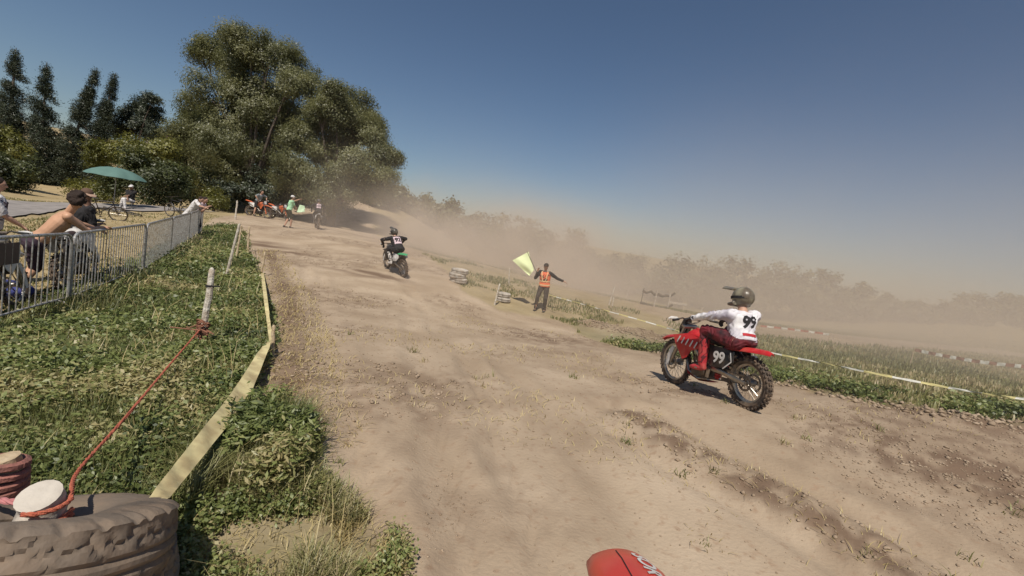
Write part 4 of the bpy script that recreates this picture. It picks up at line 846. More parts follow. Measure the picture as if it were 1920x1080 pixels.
px_stake('taller of two crossed white stakes in the dusty field', (1142, 571), (1153, 538), .03); px_stake('shorter of two crossed white stakes in the dusty field', (1148, 573), (1151, 557), .025)
px_stake('white stake seen past the handlebar of the nearest rider', (1312, 592), (1318, 576), .025)
f = onground(at(1175, 550, 34)); stake('stake', 'tiny far white stake above the crossed pair', 'stake', f, at(1181, 537, 34), .05, WOOD, GF)
# low rail barrier in the field
def low_fence():
    A = onground(at(1198, 583, 21)); r = empty('low_fence', A, 'low fence of two sagging dark rails on short white posts in the field', 'fence'); dk = mat('dark_rail', (.10, .085, .06), .8)
    D = Vector((1.55, .25, 0))
    for z in (.70, .10): m = MB(); m.loft([Vector((0, 0, z))+D*u+Vector((0, 0, -.12*math.sin(u*3.1)+.05*RNG.normal())) for u in np.linspace(0, 1, 9)], [.05+.02*RNG.random() for _ in range(9)], n=8); m.build('rail', dk, r)
    for u in (0.0, .42, .85): m = MB(); m.tube(D*u+Vector((0, -.06, -.1)), D*u+Vector((0, -.06, .78)), .035 if u else .02); m.build('post', WOOD if u else dk, r)
low_fence()
A = onground(at(1262, 545, 38)); r = empty('board_fence', A, 'pale horizontal board on two posts far out in the field', 'fence'); m = MB(); m.box((.65, 0, .62), (1.5, .05, .16)); m.build('board', WOOD, r)
for x in (.1, 1.2): m = MB(); m.box((x, .05, .3), (.08, .05, .7)); m.build('post', WOODP, r)

# tyres ----------------------------------------------------------
TYW = mat('whitewashed_tyre', (.58, .54, .48), .85, vs=5, c2=(.26, .23, .19), bump=.4, dirt=.5)
def small_tyre(label, base, z, group, m=TYW, s=1.0, M=None):
    w = MB(); R, h = .30*s, .09*s; w.lathe((0, 0, 0), [(R-.03, -h), (R, -h*.7), (R+.004, -h*.25), (R-.012, -h*.2), (R-.012, h*.2), (R+.004, h*.25), (R, h*.7), (R-.03, h), (R-.09, h*1.05), (R-.13, h*.75), (R-.135, 0), (R-.13, -h*.75), (R-.09, -h*1.05)], 40, axis='z', M=M)
    o = w.build('tyre', m, None); o.location = base+Vector((RNG.normal()*.015, RNG.normal()*.015, z)); return tag(o, label, 'tyre', group)
b1 = onground(gp(858, 530)); d_ = proj(b1)[2]; s1 = 32/FPX*d_/.6
for i, w_ in enumerate(('bottom', 'middle', 'top')): small_tyre(f'faded white tyre, {w_} of the three stacked beside the dusty track nearer rider 92', b1, (.09+.175*i)*s1*.9, 'tyres stacked beside the track', s=s1)
b1 = onground(at(949, 538, proj(b1)[2]-.6)); s1 = 27/FPX*proj(b1)[2]/.6
for i, w_ in enumerate(('lower', 'upper')): small_tyre(f'faded white tyre, {w_} of the two stacked behind the leaning stake', b1, (.09+.2*i)*s1, 'tyres stacked beside the track', s=s1*(1-.06*i))
px_stake('white stick sticking up out of the stack of two tyres', (954, 536), (955, 503), .022)
# truck tyre in the near corner
RUB = mat('dusty_truck_rubber', (.19, .148, .112), .85, vs=3.5, bump=.22, bs=45, c2=(.095, .075, .06), dirt=.45)
def truck_tyre(label, c, R, hw, tilt):
    nA, prof = 220, []
    for k in range(16): prof.append((R, -hw*.78+1.56*hw*k/15, 1))
    sw = [(R-.012, hw*.88), (R-.03, hw*.97), (R-.06, hw*1.02), (R-.10, hw*1.03), (R-.15, hw*1.02), (R-.21, hw*.98), (R-.27, hw*.85), (R-.30, hw*.68), (R-.29, hw*.5), (R-.12, hw*.75), (R-.05, hw*.6)]
    P = prof+[(a, b_, 0) for a, b_ in sw]+[(R-.03, 0, 0)]+[(a, -b_, 0) for a, b_ in reversed(sw)]
    V = []; k = len(P)
    for a in range(nA):
        th = 2*math.pi*a/nA
        for i, (r_, z_, tr) in enumerate(P):
            if tr:
                u = z_/hw; g_ = 0
                for gc in (-.52, -.18, .18, .52):
                    if abs(u-gc-.02*math.sin(th*40)) < .05: g_ = .014
                if (a+int(u*6)) % 10 < 1 and abs(u) > .2: g_ = .010
                r_ = r_-g_-.012*u*u*2+.003*math.sin(th*9)
            elif r_ > R-.085 and abs(z_) > hw*.85 and (a % 8) < 2: z_ -= math.copysign(.012, z_)
            elif abs(z_) > hw*.9 and R-.17 < r_ < R-.14: z_ += math.copysign(.005, z_)
            V.append((r_*math.cos(th), r_*math.sin(th), z_+.004*math.sin(th*5)))
    F = [(a*k+i, a*k+(i+1) % k, ((a+1) % nA)*k+(i+1) % k, ((a+1) % nA)*k+i) for a in range(nA) for i in range(k)]
    mb = MB(); mb.add(V, F); o = mb.build('truck_tyre', RUB, None); o.location = c; o.rotation_euler = tilt; return tag(o, label, 'tyre', 'truck tyres around the white post')
TT = at(22, 984, 1.62); tilt_ = (R_(-23), R_(-10), 0)
truck_tyre('worn dusty truck tyre lying tilted on top in the near corner', TT-Vector((0, .0, .13)), .49, .155, tilt_)
tl = Vector((TT.x+.02, TT.y+.04, 0)); truck_tyre('truck tyre lying underneath the worn one in the near corner', Vector((tl.x, tl.y, gz(tl)+.10)), .47, .125, (R_(-6), 0, 1))
WOODL = mat('whitewashed_log', (.66, .62, .55), .85, vs=9, bump=.5, bs=30, c2=(.42, .37, .31), dirt=.35)
ROPE = mat('orange_rope', (.50, .15, .085), .8, vs=40, bump=.5, bs=200, c2=(.45, .10, .06)); ROPB = mat('brown_rope', (.30, .13, .08), .9, vs=30, c2=(.16, .08, .05))
pt_ = at(80, 926, 1.70); pc = Vector((pt_.x, pt_.y, 0))
stake('log_post', 'short thick white log standing inside the near truck tyre', 'post', (pc.x, pc.y, gz(pc)), (pc.x, pc.y, pt_.z), .074, WOODL, pointed=False)
def rope(label, pts, r, m, group='ropes tied to the white log', twist=True):
    C_ = catmull(pts, 14); o0 = C_[0]; mb = MB(); L_ = 0; strands = [[], [], []]; fr = None
    for i, c in enumerate(C_):
        t = (C_[min(i+1, len(C_)-1)]-C_[max(i-1, 0)]).normalized(); a = Vector((0, 0, 1)) if abs(t.z) < .9 else Vector((1, 0, 0)); a = (a-t*a.dot(t)).normalized(); b_ = t.cross(a)
        if i: L_ += (c-C_[i-1]).length
        for k in range(3): th = L_/(r*9)*2*math.pi+k*2.094; strands[k].append(c-o0+(a*math.cos(th)+b_*math.sin(th))*r*.52)
    for s_ in strands: mb.loft(s_, r*.56, n=6)
    o = mb.build('rope', m, None); o.location = o0; return tag(o, label, 'rope', group)
pw = Vector((pc.x, pc.y, 0)); zt_ = pt_.z
def ringpts(z, rr_, a0, a1, n=14, dz=0): return [Vector((pc.x+rr_*math.cos(R_(a0+(a1-a0)*i/(n-1))), pc.y+rr_*math.sin(R_(a0+(a1-a0)*i/(n-1))), z+dz*i/(n-1))) for i in range(n)]
rp = ringpts(zt_-.03, .082, 60, -95)
rope('long orange rope rising from the white log to the lone white stake', [at(375, 618, d1-.06), at(318, 684, 3.75), at(232, 786, 2.6), at(150, 878, 2.0)]+rp[::3], .0085, ROPE)
for i, (zz, lb) in enumerate(((-.082, 'upper orange rope strand wrapped round the white log'), (-.102, 'middle orange rope strand wrapped round the white log'), (-.124, 'lower orange rope strand wrapped round the white log'))):
    rope(lb, ringpts(zt_+zz, .084, 40, -90, 8)[::1]+[Vector((pc.x-.3, pc.y-.12, zt_+zz)), Vector((pc.x-.75, pc.y-.10, zt_+zz+.01))], .009, ROPE)
rope('dull pink rope leading sideways off the white log', ringpts(zt_-.06, .085, 100, 170, 5)+[Vector((pc.x-.25, pc.y+.02, zt_-.07)), Vector((pc.x-.6, pc.y+.1, zt_-.10))], .012, mat('pink_rope', (.50, .20, .20), .85, vs=30))
# knot of rope round the lone stake
kn = MB()
for i in range(26):
    a = RNG.random()*6.28; z = .04+.22*RNG.random(); rr_ = .045+.02*RNG.random(); pts = [Vector((rr_*math.cos(a+q*.5), rr_*math.sin(a+q*.5), z+.03*math.sin(q+i))) for q in range(8)]
    if i % 3 == 0: pts += [pts[-1]+Vector((RNG.normal()*.05, RNG.normal()*.05, -.04)), pts[-1]+Vector((RNG.normal()*.1, RNG.normal()*.1, -.06))]
    kn.loft(pts, .008, n=5)
o = kn.build('rope', ROPB, None); o.location = f1+Vector((-.002, 0, .13)); tag(o, 'tangle of brown rope knotted round the foot of the lone white stake', 'rope')
lgp = at(4, 900, 1.95); lg2 = onground((lgp.x, lgp.y)); s2 = stake('log_post', 'log wrapped in dull red cloth and rope at the photo edge beside the truck tyre', 'post', lg2, (lg2.x, lg2.y, at(4, 855, 1.95).z), .06, WOODP, pointed=False)
q = MB()
for i in range(9): z = (at(4, 855, 1.95).z-lg2.z)*(.95-.085*i); q.loft([Vector((.072*math.cos(a_*.6), .072*math.sin(a_*.6), z-.01*math.sin(a_*.6+i))) for a_ in range(12)], .018, n=6)
q.build('wrapping', mat('dull_red_cloth', (.36, .15, .12), .9, vs=15, bump=.4, c2=(.22, .10, .08)), s2)
# the bike the photo is taken from: its front mudguard shows at the bottom edge
tipw = at(1196, 1022, 1.33); bb = Vector((tipw.x, tipw.y-1.08, 0)); bb.z = gz(bb)
cb = mx_bike('motocross_bike', 'bright red motocross bike at the bottom edge, only its front mudguard in view', 'motorcycle', GB, bb, 0, R_(-3), 'red', 'white', None, False, 1.0, 0, sag=.06)
BRED = mat('bright_red_plastic', (.62, .05, .03), .28, vs=4, dirt=.10)
for ch in list(cb.children):
    if ch.name.startswith('front_fender'):
        bpy.data.objects.remove(ch); continue
    if ch.name.startswith('handlebar'):
        for g3 in list(ch.children):
            if g3.name.startswith('hand_guard'): bpy.data.objects.remove(g3)
zt = tipw.z-bb.z; fm_ = MB(); arcfender(fm_, [(.34, zt-.03), (.5, zt+.02), (.68, zt+.035), (.84, zt+.02), (.98, zt-.015), (1.06, zt-.045), (1.10, zt-.075), (1.115, zt-.10)], [.16, .21, .225, .225, .215, .195, .16, .10], 0, th=.01, crown=.04, n=15)
ff_ = fm_.build('front_fender', BRED, cb)
M = Matrix.Translation((.040, .97, zt+.3)) @ Matrix.Rotation(R_(-84), 4, 'Z')
tx = textmesh('fender_lettering', 'SOR', .066, BM['white'], ff_, M, bold=.025, ext=.0005, shear=.1); decal(tx, ff_, (0, 0, -1), .003)
M = Matrix.Translation((-.025, .95, zt+.3)); sb_ = MB(); sb_.box((0, 0, 0), (.003, .18, .001)); sb_.v = [tuple(M @ Vector(v)) for v in sb_.v]; gv = sb_.build('groove', BLK, ff_); decal(gv, ff_, (0, 0, -1), .002)
print('bars', proj(cb.matrix_basis @ Vector((-.4, .33, 1.08))), proj(cb.matrix_basis @ Vector((0, .42, 1.12))), proj(cb.matrix_basis @ Vector((0, .52, 1.06))))

# ------------------------------------------------------------------ vegetation
def leafcloud(C, n_per, size, spread, tone, seed=0, up=.35, aspect=.5, droop=0, nb=None):
    """kite-shaped leaves around clump centres C (N,3); returns verts, faces, tones"""
    rg = np.random.default_rng(seed); N = len(C)*n_per; c = np.repeat(C, n_per, 0); tn_ = np.repeat(tone, n_per)+rg.normal(0, .08, N); sp = np.repeat(spread, n_per)[:, None] if np.ndim(spread) else spread
    c = c+rg.normal(0, 1, (N, 3))*sp*np.array([1, 1, .75]); d = rg.normal(0, 1, (N, 3)); d[:, 2] = d[:, 2]*.6-droop; d /= np.linalg.norm(d, axis=1)[:, None]
    nn = rg.normal(0, 1, (N, 3)); nn[:, 2] = np.abs(nn[:, 2])+up
    if nb is not None: nn = rg.normal(0, .42, (N, 3))+np.repeat(nb, n_per, 0)*1.25; nn[:, 2] += .15
    if nb is not None: d = d-nn*(np.sum(d*nn, 1)/np.sum(nn*nn, 1))[:, None]*.85; d /= np.linalg.norm(d, axis=1)[:, None]+1e-9
    s = np.cross(d, nn); s /= np.linalg.norm(s, axis=1)[:, None]+1e-9
    sz = (np.repeat(size, n_per) if np.ndim(size) else size)*rg.uniform(.6, 1.4, N); sz = sz[:, None]
    up_ = np.cross(s, d); V = np.stack([c-d*sz*.5, c+s*sz*aspect*.5+up_*sz*.08, c+d*sz*.5, c-s*sz*aspect*.5+up_*sz*.08], 1)
    return V.reshape(-1, 3), np.arange(N*4).reshape(N, 4), np.repeat(np.clip(tn_, 0, 1), 4)
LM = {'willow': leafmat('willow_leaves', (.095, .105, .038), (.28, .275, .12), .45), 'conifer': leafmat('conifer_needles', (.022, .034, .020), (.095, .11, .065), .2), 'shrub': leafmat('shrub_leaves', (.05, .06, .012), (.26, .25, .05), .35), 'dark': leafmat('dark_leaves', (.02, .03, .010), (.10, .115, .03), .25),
      'dusty': leafmat('dusty_leaves', (.07, .075, .03), (.20, .19, .08), .25), 'weed': leafmat('weed_leaves', (.04, .065, .016), (.25, .29, .09), .35, (.42, .36, .17)), 'grass': leafmat('grass_blades', (.07, .09, .02), (.28, .27, .10), .3, (.48, .39, .22)), 'straw': leafmat('dry_grass', (.34, .25, .09), (.52, .42, .20), .2)}
BARK = mat('bark', (.13, .10, .08), .9, vs=6, bump=.6, bs=20)
def tree(name, label, cat, base, lobes, kind, leaf, nclump, nper, group=None, trunk_r=.3, seed=1, droop=0, spread=.35, limbs=True, aspect=.45, inner=.55):
    """lobes: list of (centre Vector, radius) in world space; foliage fills them unevenly"""
    rg = np.random.default_rng(seed); root = empty(name, base, label, cat, group); b = np.array(base); Rs = np.array([r for _, r in lobes]); Cs = np.array([list(c) for c, _ in lobes])-b
    sC = []; sR = []                       # billows: each lobe breaks up into smaller rounded clumps
    for c, r_ in zip(Cs, Rs):
        m_ = 9 if r_ > 1.1 else 6; v = rg.normal(0, 1, (m_, 3)); v[:, 2] = v[:, 2]*.8+.25; v /= np.linalg.norm(v, axis=1)[:, None]
        sC += list(c+v*r_*rg.uniform(.5, .95, (m_, 1))); sR += list(r_*rg.uniform(.28, .55, m_)); sC.append(c); sR.append(r_*.5)
    sC = np.array(sC); sR = np.array(sR); w = sR**1.7; w = w/w.sum(); k = rg.choice(len(sC), nclump, p=w); u = rg.normal(0, 1, (nclump, 3)); u[:, 2] += .2; u /= np.linalg.norm(u, axis=1)[:, None]
    rad = rg.uniform(inner, 1.0, nclump)**.6; P = sC[k]+u*(rad*sR[k])[:, None]; keep = P[:, 2] > .15; P = P[keep]; k = k[keep]; u = u[keep]
    ul = P-Cs.mean(0)*[1, 1, .8]; ul /= np.linalg.norm(ul, axis=1)[:, None]; nb = u*.75+ul*.5
    q = vnoise(P[:, 0]+P[:, 2]*.7, P[:, 1]+P[:, 2]*1.1, max(.5, Rs.mean()*.45), seed); keep = q > .17; P = P[keep]; q = q[keep]; k = k[keep]; nb = nb[keep]
    tone = np.clip(.2+q*.6+rg.normal(0, .07, len(P))+(np.sin(k*2.3)*.16), 0, 1)
    V, F, T = leafcloud(P, nper, leaf, spread, tone, seed, droop=droop, aspect=aspect, nb=nb); npmesh('crown', V, F, 4, LM[kind], root, T)
    mb = MB(); top = Cs[np.argmax(Cs[:, 2])]; h = max(.5, Cs[:, 2].min()*.6); mb.loft([(0, 0, -.2), (trunk_r*.3, 0, h*.5), (top[0]*.15, top[1]*.15, h)], [trunk_r*1.25, trunk_r, trunk_r*.8], n=10)
    if limbs:
        for i in range(len(Cs)):
            c = Cs[i]; s0 = np.array([top[0]*.15, top[1]*.15, h]); mid = s0*.5+c*.5+np.array([0, 0, .12*abs(c[2]-h)])+rg.normal(0, .15, 3); r0 = trunk_r*.5*min(1, Rs[i]/Rs.mean())
            mb.loft([s0*1.0, s0*.6+mid*.4, mid, c, c+(c-mid)*.15], [r0, r0*.8, r0*.55, r0*.28, r0*.08], n=6)
            for _ in range(3):
                e = c+rg.normal(0, 1, 3)*Rs[i]*.4; mb.loft([mid*.4+c*.6, (c+e)/2+rg.normal(0, .1, 3), e], [r0*.3, r0*.18, r0*.05], n=5)
    mb.build('trunk', BARK, root); return root
def plobes(d, L, dj=2.0, seed=3):
    rg = np.random.default_rng(seed); out = []
    for x, y, r in L:
        dd = d+rg.uniform(-dj, dj)*.5; out.append((at(x, y, dd), r/FPX*dd))
    return out
GT = 'tall trees behind the start of the track'
b = onground(at(470, 390, 43))
tree('willow_tree', 'tallest willow tree with ragged top, left of the dust cloud', 'tree', b, plobes(43, [(470,78,40),(448,108,40),(415,100,40),(378,108,30),(505,118,45),(548,108,32),(470,165,70),(405,180,55),(365,215,42),(540,165,50),(572,150,28),(350,260,38),(400,255,62),(470,240,75),(540,235,62),(360,305,45),(430,310,65),(500,305,65),(345,345,30),(410,350,45)], 6), 'willow', .19, 6200, 44, GT, .5, 5, droop=.9, spread=.30, aspect=.36, inner=.35)
b = onground(at(620, 400, 40))
tree('willow_tree', 'rounded willow tree leaning over the dust cloud', 'tree', b, plobes(40, [(628,195,38),(655,215,45),(600,215,40),(690,250,42),(640,265,70),(580,275,42),(715,290,38),(735,312,22),(690,320,48),(620,335,62),(560,330,40),(665,362,30),(600,375,30)], 6, 8), 'willow', .18, 5000, 44, GT, .4, 9, droop=.8, spread=.30, aspect=.38, inner=.35)
def bush(label, d, L, kind, n, leaf=.2, nper=16, seed=1, group='bushes behind the spectators', spread=.2, tr=.08, name='bush', dj=1.5): 
    lb = plobes(d, L, dj, seed); c = sum((l[0] for l in lb), Vector())/len(lb); b = onground(c); return tree(name, label, 'bush' if name == 'bush' else 'tree', b, lb, kind, leaf, n, nper, group, tr, seed, spread=spread, limbs=name != 'bush', inner=.3)
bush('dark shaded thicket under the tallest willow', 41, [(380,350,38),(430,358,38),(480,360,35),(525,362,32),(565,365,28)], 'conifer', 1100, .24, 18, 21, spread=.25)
bush('dark leafy bush behind the teal parasol', 28, [(270,330,42),(240,352,34),(300,350,42),(330,345,30),(290,372,28),(335,372,24),(215,360,22)], 'dark', 1300, .15, 18, 22, spread=.18)
bush('yellow-green bush above the teal parasol', 34, [(200,290,32),(240,280,36),(275,298,36),(310,300,34),(170,305,20),(335,330,26)], 'shrub', 1200, .18, 18, 23, spread=.2)
bush('olive bush beside the dry slope at the left photo edge', 30, [(10,330,38),(40,325,30),(-15,300,40),(20,355,26)], 'dark', 800, .16, 18, 24)
bush('bright green bush higher up at the left photo edge', 36, [(10,262,26),(-20,275,30),(28,290,26)], 'shrub', 500, .18, 16, 25)
bush('small scrub tuft to the right of the far barrier', 30, [(400,368,16),(415,380,12),(390,382,12)], 'shrub', 200, .12, 14, 26, spread=.18)
bush('rusty scrub between the bicycles and the dry slope', 30, [(150,352,20),(178,362,20),(196,372,18)], 'shrub', 320, .13, 14, 27, spread=.2)
GC = 'dark conifers on the slope behind the road'
def conifer(label, foot, top, rpx, d, n, seed, shape=.75, droopy=.25, tr=.18):
    shape = shape+.35
    rg = np.random.default_rng(seed); b_ = onground(at(*foot, d)); tp = at(*top, d); root = empty('conifer_tree', b_, label, 'tree', GC); ax = tp-b_; Rm = rpx/FPX*d
    f = 1-rg.random(n)**.55; tier = .55+.45*np.abs(np.sin(f*38+rg.normal(0, .2, n))); ang = rg.uniform(0, 6.283, n); rr_ = Rm*(1-f)**shape*(.5+.9*vnoise(f*9+seed, ang*1.5, 1.0, seed))*tier*rg.uniform(.15, 1, n)**.6*(.75+.35*np.sin(ang*3+f*9+seed))+.10
    P = np.stack([ax.x*f+rr_*np.cos(ang), ax.y*f+rr_*np.sin(ang), ax.z*(.04+.96*f)-rr_*droopy+rg.normal(0, .06, n)], 1); q = vnoise(P[:, 0]+P[:, 2], P[:, 1]+P[:, 2]*.8, .9, seed); keep = q > .22; P = P[keep]; q = q[keep]
    V, F, T = leafcloud(P, 20, .17, .17, np.clip(.1+q*.8, 0, 1), seed, droop=.3, aspect=.3); npmesh('crown', V, F, 4, LM['conifer'], root, T)
    m = MB(); m.loft([(0, 0, -.3), tuple(ax*.5), tuple(ax*1.01)], [tr, tr*.6, .02], n=8)
    for k in range(26): ff = .12+.8*k/26; an_ = k*2.4; r1 = Rm*(1-ff)**shape*.9; c0 = ax*ff; m.loft([c0, c0+Vector((r1*.5*math.cos(an_), r1*.5*math.sin(an_), 0)), c0+Vector((r1*math.cos(an_), r1*math.sin(an_), -r1*droopy))], [.04, .025, .008], n=5)
    m.build('trunk', BARK, root)
conifer('dark spreading conifer cut by the left photo edge', (12, 300), (30, 92), 70, 44, 3200, 31, .6, .1, .3)
conifer('second dark conifer from the left photo edge, with a pointed top', (75, 312), (88, 118), 66, 45, 3000, 32, .8)
conifer('slender leaning conifer with a feathery tip', (115, 308), (182, 130), 62, 46, 3000, 33, .95)
conifer('thinnest leaning conifer at the right of the row', (165, 305), (217, 138), 54, 47, 2800, 34, 1.0)
tree('broadleaf_tree', 'low round dark tree beside the thinnest conifer', 'tree', onground(at(250, 290, 50)), plobes(50, [(285,190,14),(262,205,18),(240,215,16),(284,215,18),(250,240,26),(280,250,20),(225,250,18)], 1.5, 34), 'conifer', .2, 1500, 20, GC, .25, 44, spread=.25)
# dusty trees across the field
tops = [(708,352,55),(752,350,60),(800,372,60),(845,380,58),(893,396,62),(940,408,60),(985,408,64),(1025,420,60),(1072,434,58),(1112,468,60),(1150,476,66),(1196,482,64),(1245,500,66),(1296,470,60),(1345,502,66),(1398,484,60),(1452,494,64),(1505,500,60),(1558,514,64),(1612,534,60),(1665,556,64),(1715,566,60),(1762,574,66),(1822,550,60),(1880,545,62),(1945,552,60)]
LB = ['low broad', 'ragged', 'rounded', 'slumped', 'twin-lobed', 'flat-topped', 'bushy']
wd = ['tree half lost in the thickest dust', 'tree fading into dust']
for i, (x, y, d) in enumerate(tops):
    rg = np.random.default_rng(100+i); p = at(x, y, d); g0 = onground(p); hgt = p.z-g0.z; R = max(1.6, min(3.4, hgt*.42)); lobes = []
    lobes.append((Vector((p.x, p.y, p.z-R*.75)), R*.78))
    for q in range(6): a = q*1.05+rg.random(); lobes.append((Vector((p.x+math.cos(a)*R*1.0, p.y+math.sin(a)*R*.8, g0.z+R*.55+rg.random()*max(.2, hgt-R*1.6))), R*rg.uniform(.55, .8)))
    where = 'left of the lime flag' if x < 960 else 'above the lime flag' if x < 1090 else 'between lime flag and nearest rider' if x < 1330 else 'above the nearest rider' if x < 1480 else 'right of the nearest rider'
    grp = [k_ for k_, (xx, _, _) in enumerate(tops) if ('left' if xx < 960 else 'ab' if xx < 1090 else 'bt' if xx < 1330 else 'an' if xx < 1480 else 'r') == ('left' if x < 960 else 'ab' if x < 1090 else 'bt' if x < 1330 else 'an' if x < 1480 else 'r')]
    o_ = ['first', 'second', 'third', 'fourth', 'fifth', 'sixth', 'seventh', 'eighth', 'ninth', 'tenth', 'eleventh', 'twelfth'][grp.index(i)]
    tree('dusty_tree', f'{LB[i % 7]} dusty tree, {o_} from left of those {where}', 'tree', g0, lobes, 'dusty', .42, 420, 14, 'dusty trees across the field', .2, 60+i, spread=.32, limbs=False, aspect=.6, inner=.4)

# ground cover -----------------------------------------------------
def scatter(mask, n, seed):
    rg = np.random.default_rng(seed); jj, ii = np.nonzero(mask[:-1, :-1]); k = rg.integers(0, len(jj), n); j = jj[k]; i = ii[k]; u = rg.random(n); v = rg.random(n)
    x = (X[j, i]*(1-u)+X[j, i+1]*u)*(1-v)+(X[j+1, i]*(1-u)+X[j+1, i+1]*u)*v; y = Y[j, i]*(1-v)+Y[j+1, i]*v; return x, y, Zg(x, y)
def inview(m): 
    D = Y*math.cos(PITCH)+(CAMZ-Z)*math.sin(PITCH); D = np.maximum(D, .01); U = (X*_RT.x+Y*_RT.y+(Z-CAMZ)*_RT.z)/D; Vv = (X*_UP.x+Y*_UP.y+(Z-CAMZ)*_UP.z)/D
    return m & (np.abs(U) < 1.35) & (Vv > -.85) & (D > .6)
def weeds(name, mask, n, hmax, leaf, kind, seed, nper=7, near=3.0, dryscale=1.3, tonebase=.35, dryamt=.5, aspect=.62):
    x, y, z = scatter(inview(mask), n, seed); rg = np.random.default_rng(seed+1); D = np.hypot(x, y); big = fbm(x, y, 1.1, 3, seed); s = np.clip(D/near, .55, 5)**.6
    h = rg.random(n)**1.3*hmax*(.35+1.1*big); P = np.stack([x, y, z+h*.9], 1); tone = tonebase+(big-.5)*1.3+(fbm(x, y, .35, 3, seed+9)-.5)*1.0+rg.normal(0, .14, n)+dryamt*np.clip((fbm(x, y, dryscale, 3, seed+5)-.52)*5, 0, 1)
    V, F, T = leafcloud(P, nper, leaf*s, .035*s, tone, seed+2, up=.8, aspect=aspect); return tag(npmesh(name, V, F, 4, LM[kind], None, T), kind='stuff')
def blades(name, mask, n, h, wdt, kind, seed, lean=.5, tonebase=.4, near=3.0, dryamt=.6, clump=0):
    rg = np.random.default_rng(seed)
    if clump:
        cx, cy, _ = scatter(inview(mask), n//clump, seed); x = np.repeat(cx, clump)+rg.normal(0, .035, n//clump*clump); y = np.repeat(cy, clump)+rg.normal(0, .035, n//clump*clump); z = Zg(x, y); n = len(x)
    else: x, y, z = scatter(inview(mask), n, seed)
    s = np.clip(np.hypot(x, y)/near, .6, 6)**.6; hh = h*rg.uniform(.4, 1.3, n)*(.5+fbm(x, y, .9, 3, seed))*s**.5; a = rg.uniform(0, 2*np.pi, n); le = rg.uniform(.1, 1, n)*lean*hh; w = wdt*s*rg.uniform(.6, 1.4, n)
    px_, py_ = np.cos(a), np.sin(a); B0 = np.stack([x-py_*w, y+px_*w, z-.01], 1); B1 = np.stack([x+py_*w, y-px_*w, z-.01], 1)
    M0 = np.stack([x-py_*w*.8+px_*le*.35, y+px_*w*.8+py_*le*.35, z+hh*.6], 1); M1 = np.stack([x+py_*w*.8+px_*le*.35, y-px_*w*.8+py_*le*.35, z+hh*.6], 1); T0 = np.stack([x+px_*le-py_*w*.15, y+py_*le+px_*w*.15, z+hh*.95], 1); T1 = np.stack([x+px_*le+py_*w*.15, y+py_*le-px_*w*.15, z+hh*.95], 1)
    V = np.stack([B0, B1, M1, M0, T1, T0], 1).reshape(-1, 3); I = np.arange(n)[:, None]*6; F = np.concatenate([I+np.array([0, 1, 2, 3]), I+np.array([3, 2, 4, 5])], 0)
    tone = np.clip(tonebase+rg.normal(0, .18, n)+dryamt*np.clip((fbm(x, y, 1.1, 3, seed+5)-.5)*5, 0, 1), 0, 1); return tag(npmesh(name, V, F, 4, LM[kind], None, np.repeat(tone, 6)), kind='stuff')
NEAR = Y < 26
fln = [(p.x, p.y) for p in FP]; dF = dseg(X, Y, fln)
mV = inV & NEAR
weeds('weeds', mV & (fbm(X, Y, .5, 3, 97) > .37) & (dF > .35), 46000, .11, .034, 'weed', 201, nper=8, dryamt=.35, tonebase=.38, aspect=.45)
weeds('clover', mV & (fbm(X, Y, .9, 3, 117) > .5) & (dF > .35), 18000, .07, .026, 'weed', 203, nper=7, tonebase=.55)
blades('grass', mV, 70000, .12, .003, 'grass', 211)
blades('dry_grass', inpoly(jx, jy, gxy([(260,900),(400,690),(490,640),(480,700),(400,830),(300,1000)])) | (inP & (fbm(X, Y, .5, 3, 5) > .55)), 5000, .08, .003, 'straw', 221, lean=1.6, tonebase=.5)
blades('dry_stems', mV | inP, 1500, .22, .0022, 'straw', 225, lean=1.2, tonebase=.6)
weeds('tall_weeds', mV & (fbm(X, Y, .7, 3, 95) > .56) & (dF > .5), 9000, .20, .030, 'weed', 227, nper=9, tonebase=.5, dryamt=.1)
PLANT = gxy([(415,880),(430,815),(480,785),(540,785),(575,830),(575,880),(540,935),(450,950)])
weeds('plants', inpoly(X+w1*.5, Y+w2*.5, PLANT) & (fbm(X, Y, .3, 3, 91) > .47), 2600, .26, .046, 'weed', 231, nper=9, near=2.6, tonebase=.5, dryamt=.2, aspect=.3)
blades('straw_litter', inP | (dE < .5), 5200, .03, .0025, 'straw', 243, lean=3.5, tonebase=.5)
blades('grass', (inpoly(X, Y, PLANT) | inP) & (fbm(X+.3*w1, Y, .5, 3, 55) > .41), 15000, .15, .0035, 'grass', 241, clump=12, tonebase=.35, lean=1.1, dryamt=.4)
weeds('weeds', inP & (fbm(X, Y, .4, 3, 65) > .5), 3600, .09, .024, 'weed', 251, near=2.6, tonebase=.5)
# beyond the barriers and in the field
mO = inO & NEAR & (dRoad > 1.9)
blades('dry_grass', mO, 9000, .022, .005, 'straw', 261, lean=1.0, tonebase=.35)
blades('grass', mO & (fbm(X, Y, 2.5, 3, 8) > .47), 9000, .035, .005, 'grass', 271, tonebase=.4)
weeds('weeds', (dF < .45) & NEAR, 4200, .09, .03, 'weed', 281, nper=8, tonebase=.25, dryamt=.3)
mF = inF & (Y < 45) & ~(mm > .4) & (~brn | (fbm(X, Y, 1.6, 3, 107) > .56))
blades('grass', mF & (dB > 1.8), 76000, .06, .005, 'grass', 291, tonebase=.42, dryamt=.5)
weeds('weeds', inF & (dE2 < 1.2) & (fbm(X, Y, .8, 3, 109) > .45), 3600, .08, .03, 'weed', 301, tonebase=.4)
blades('straw_litter', track & (Y < 12) & ((rb > .2) | (ee > .2) | (fbm(X, Y, 1.3, 3, 99) > .6)), 2600, .03, .0025, 'straw', 311, lean=3.5, tonebase=.6)
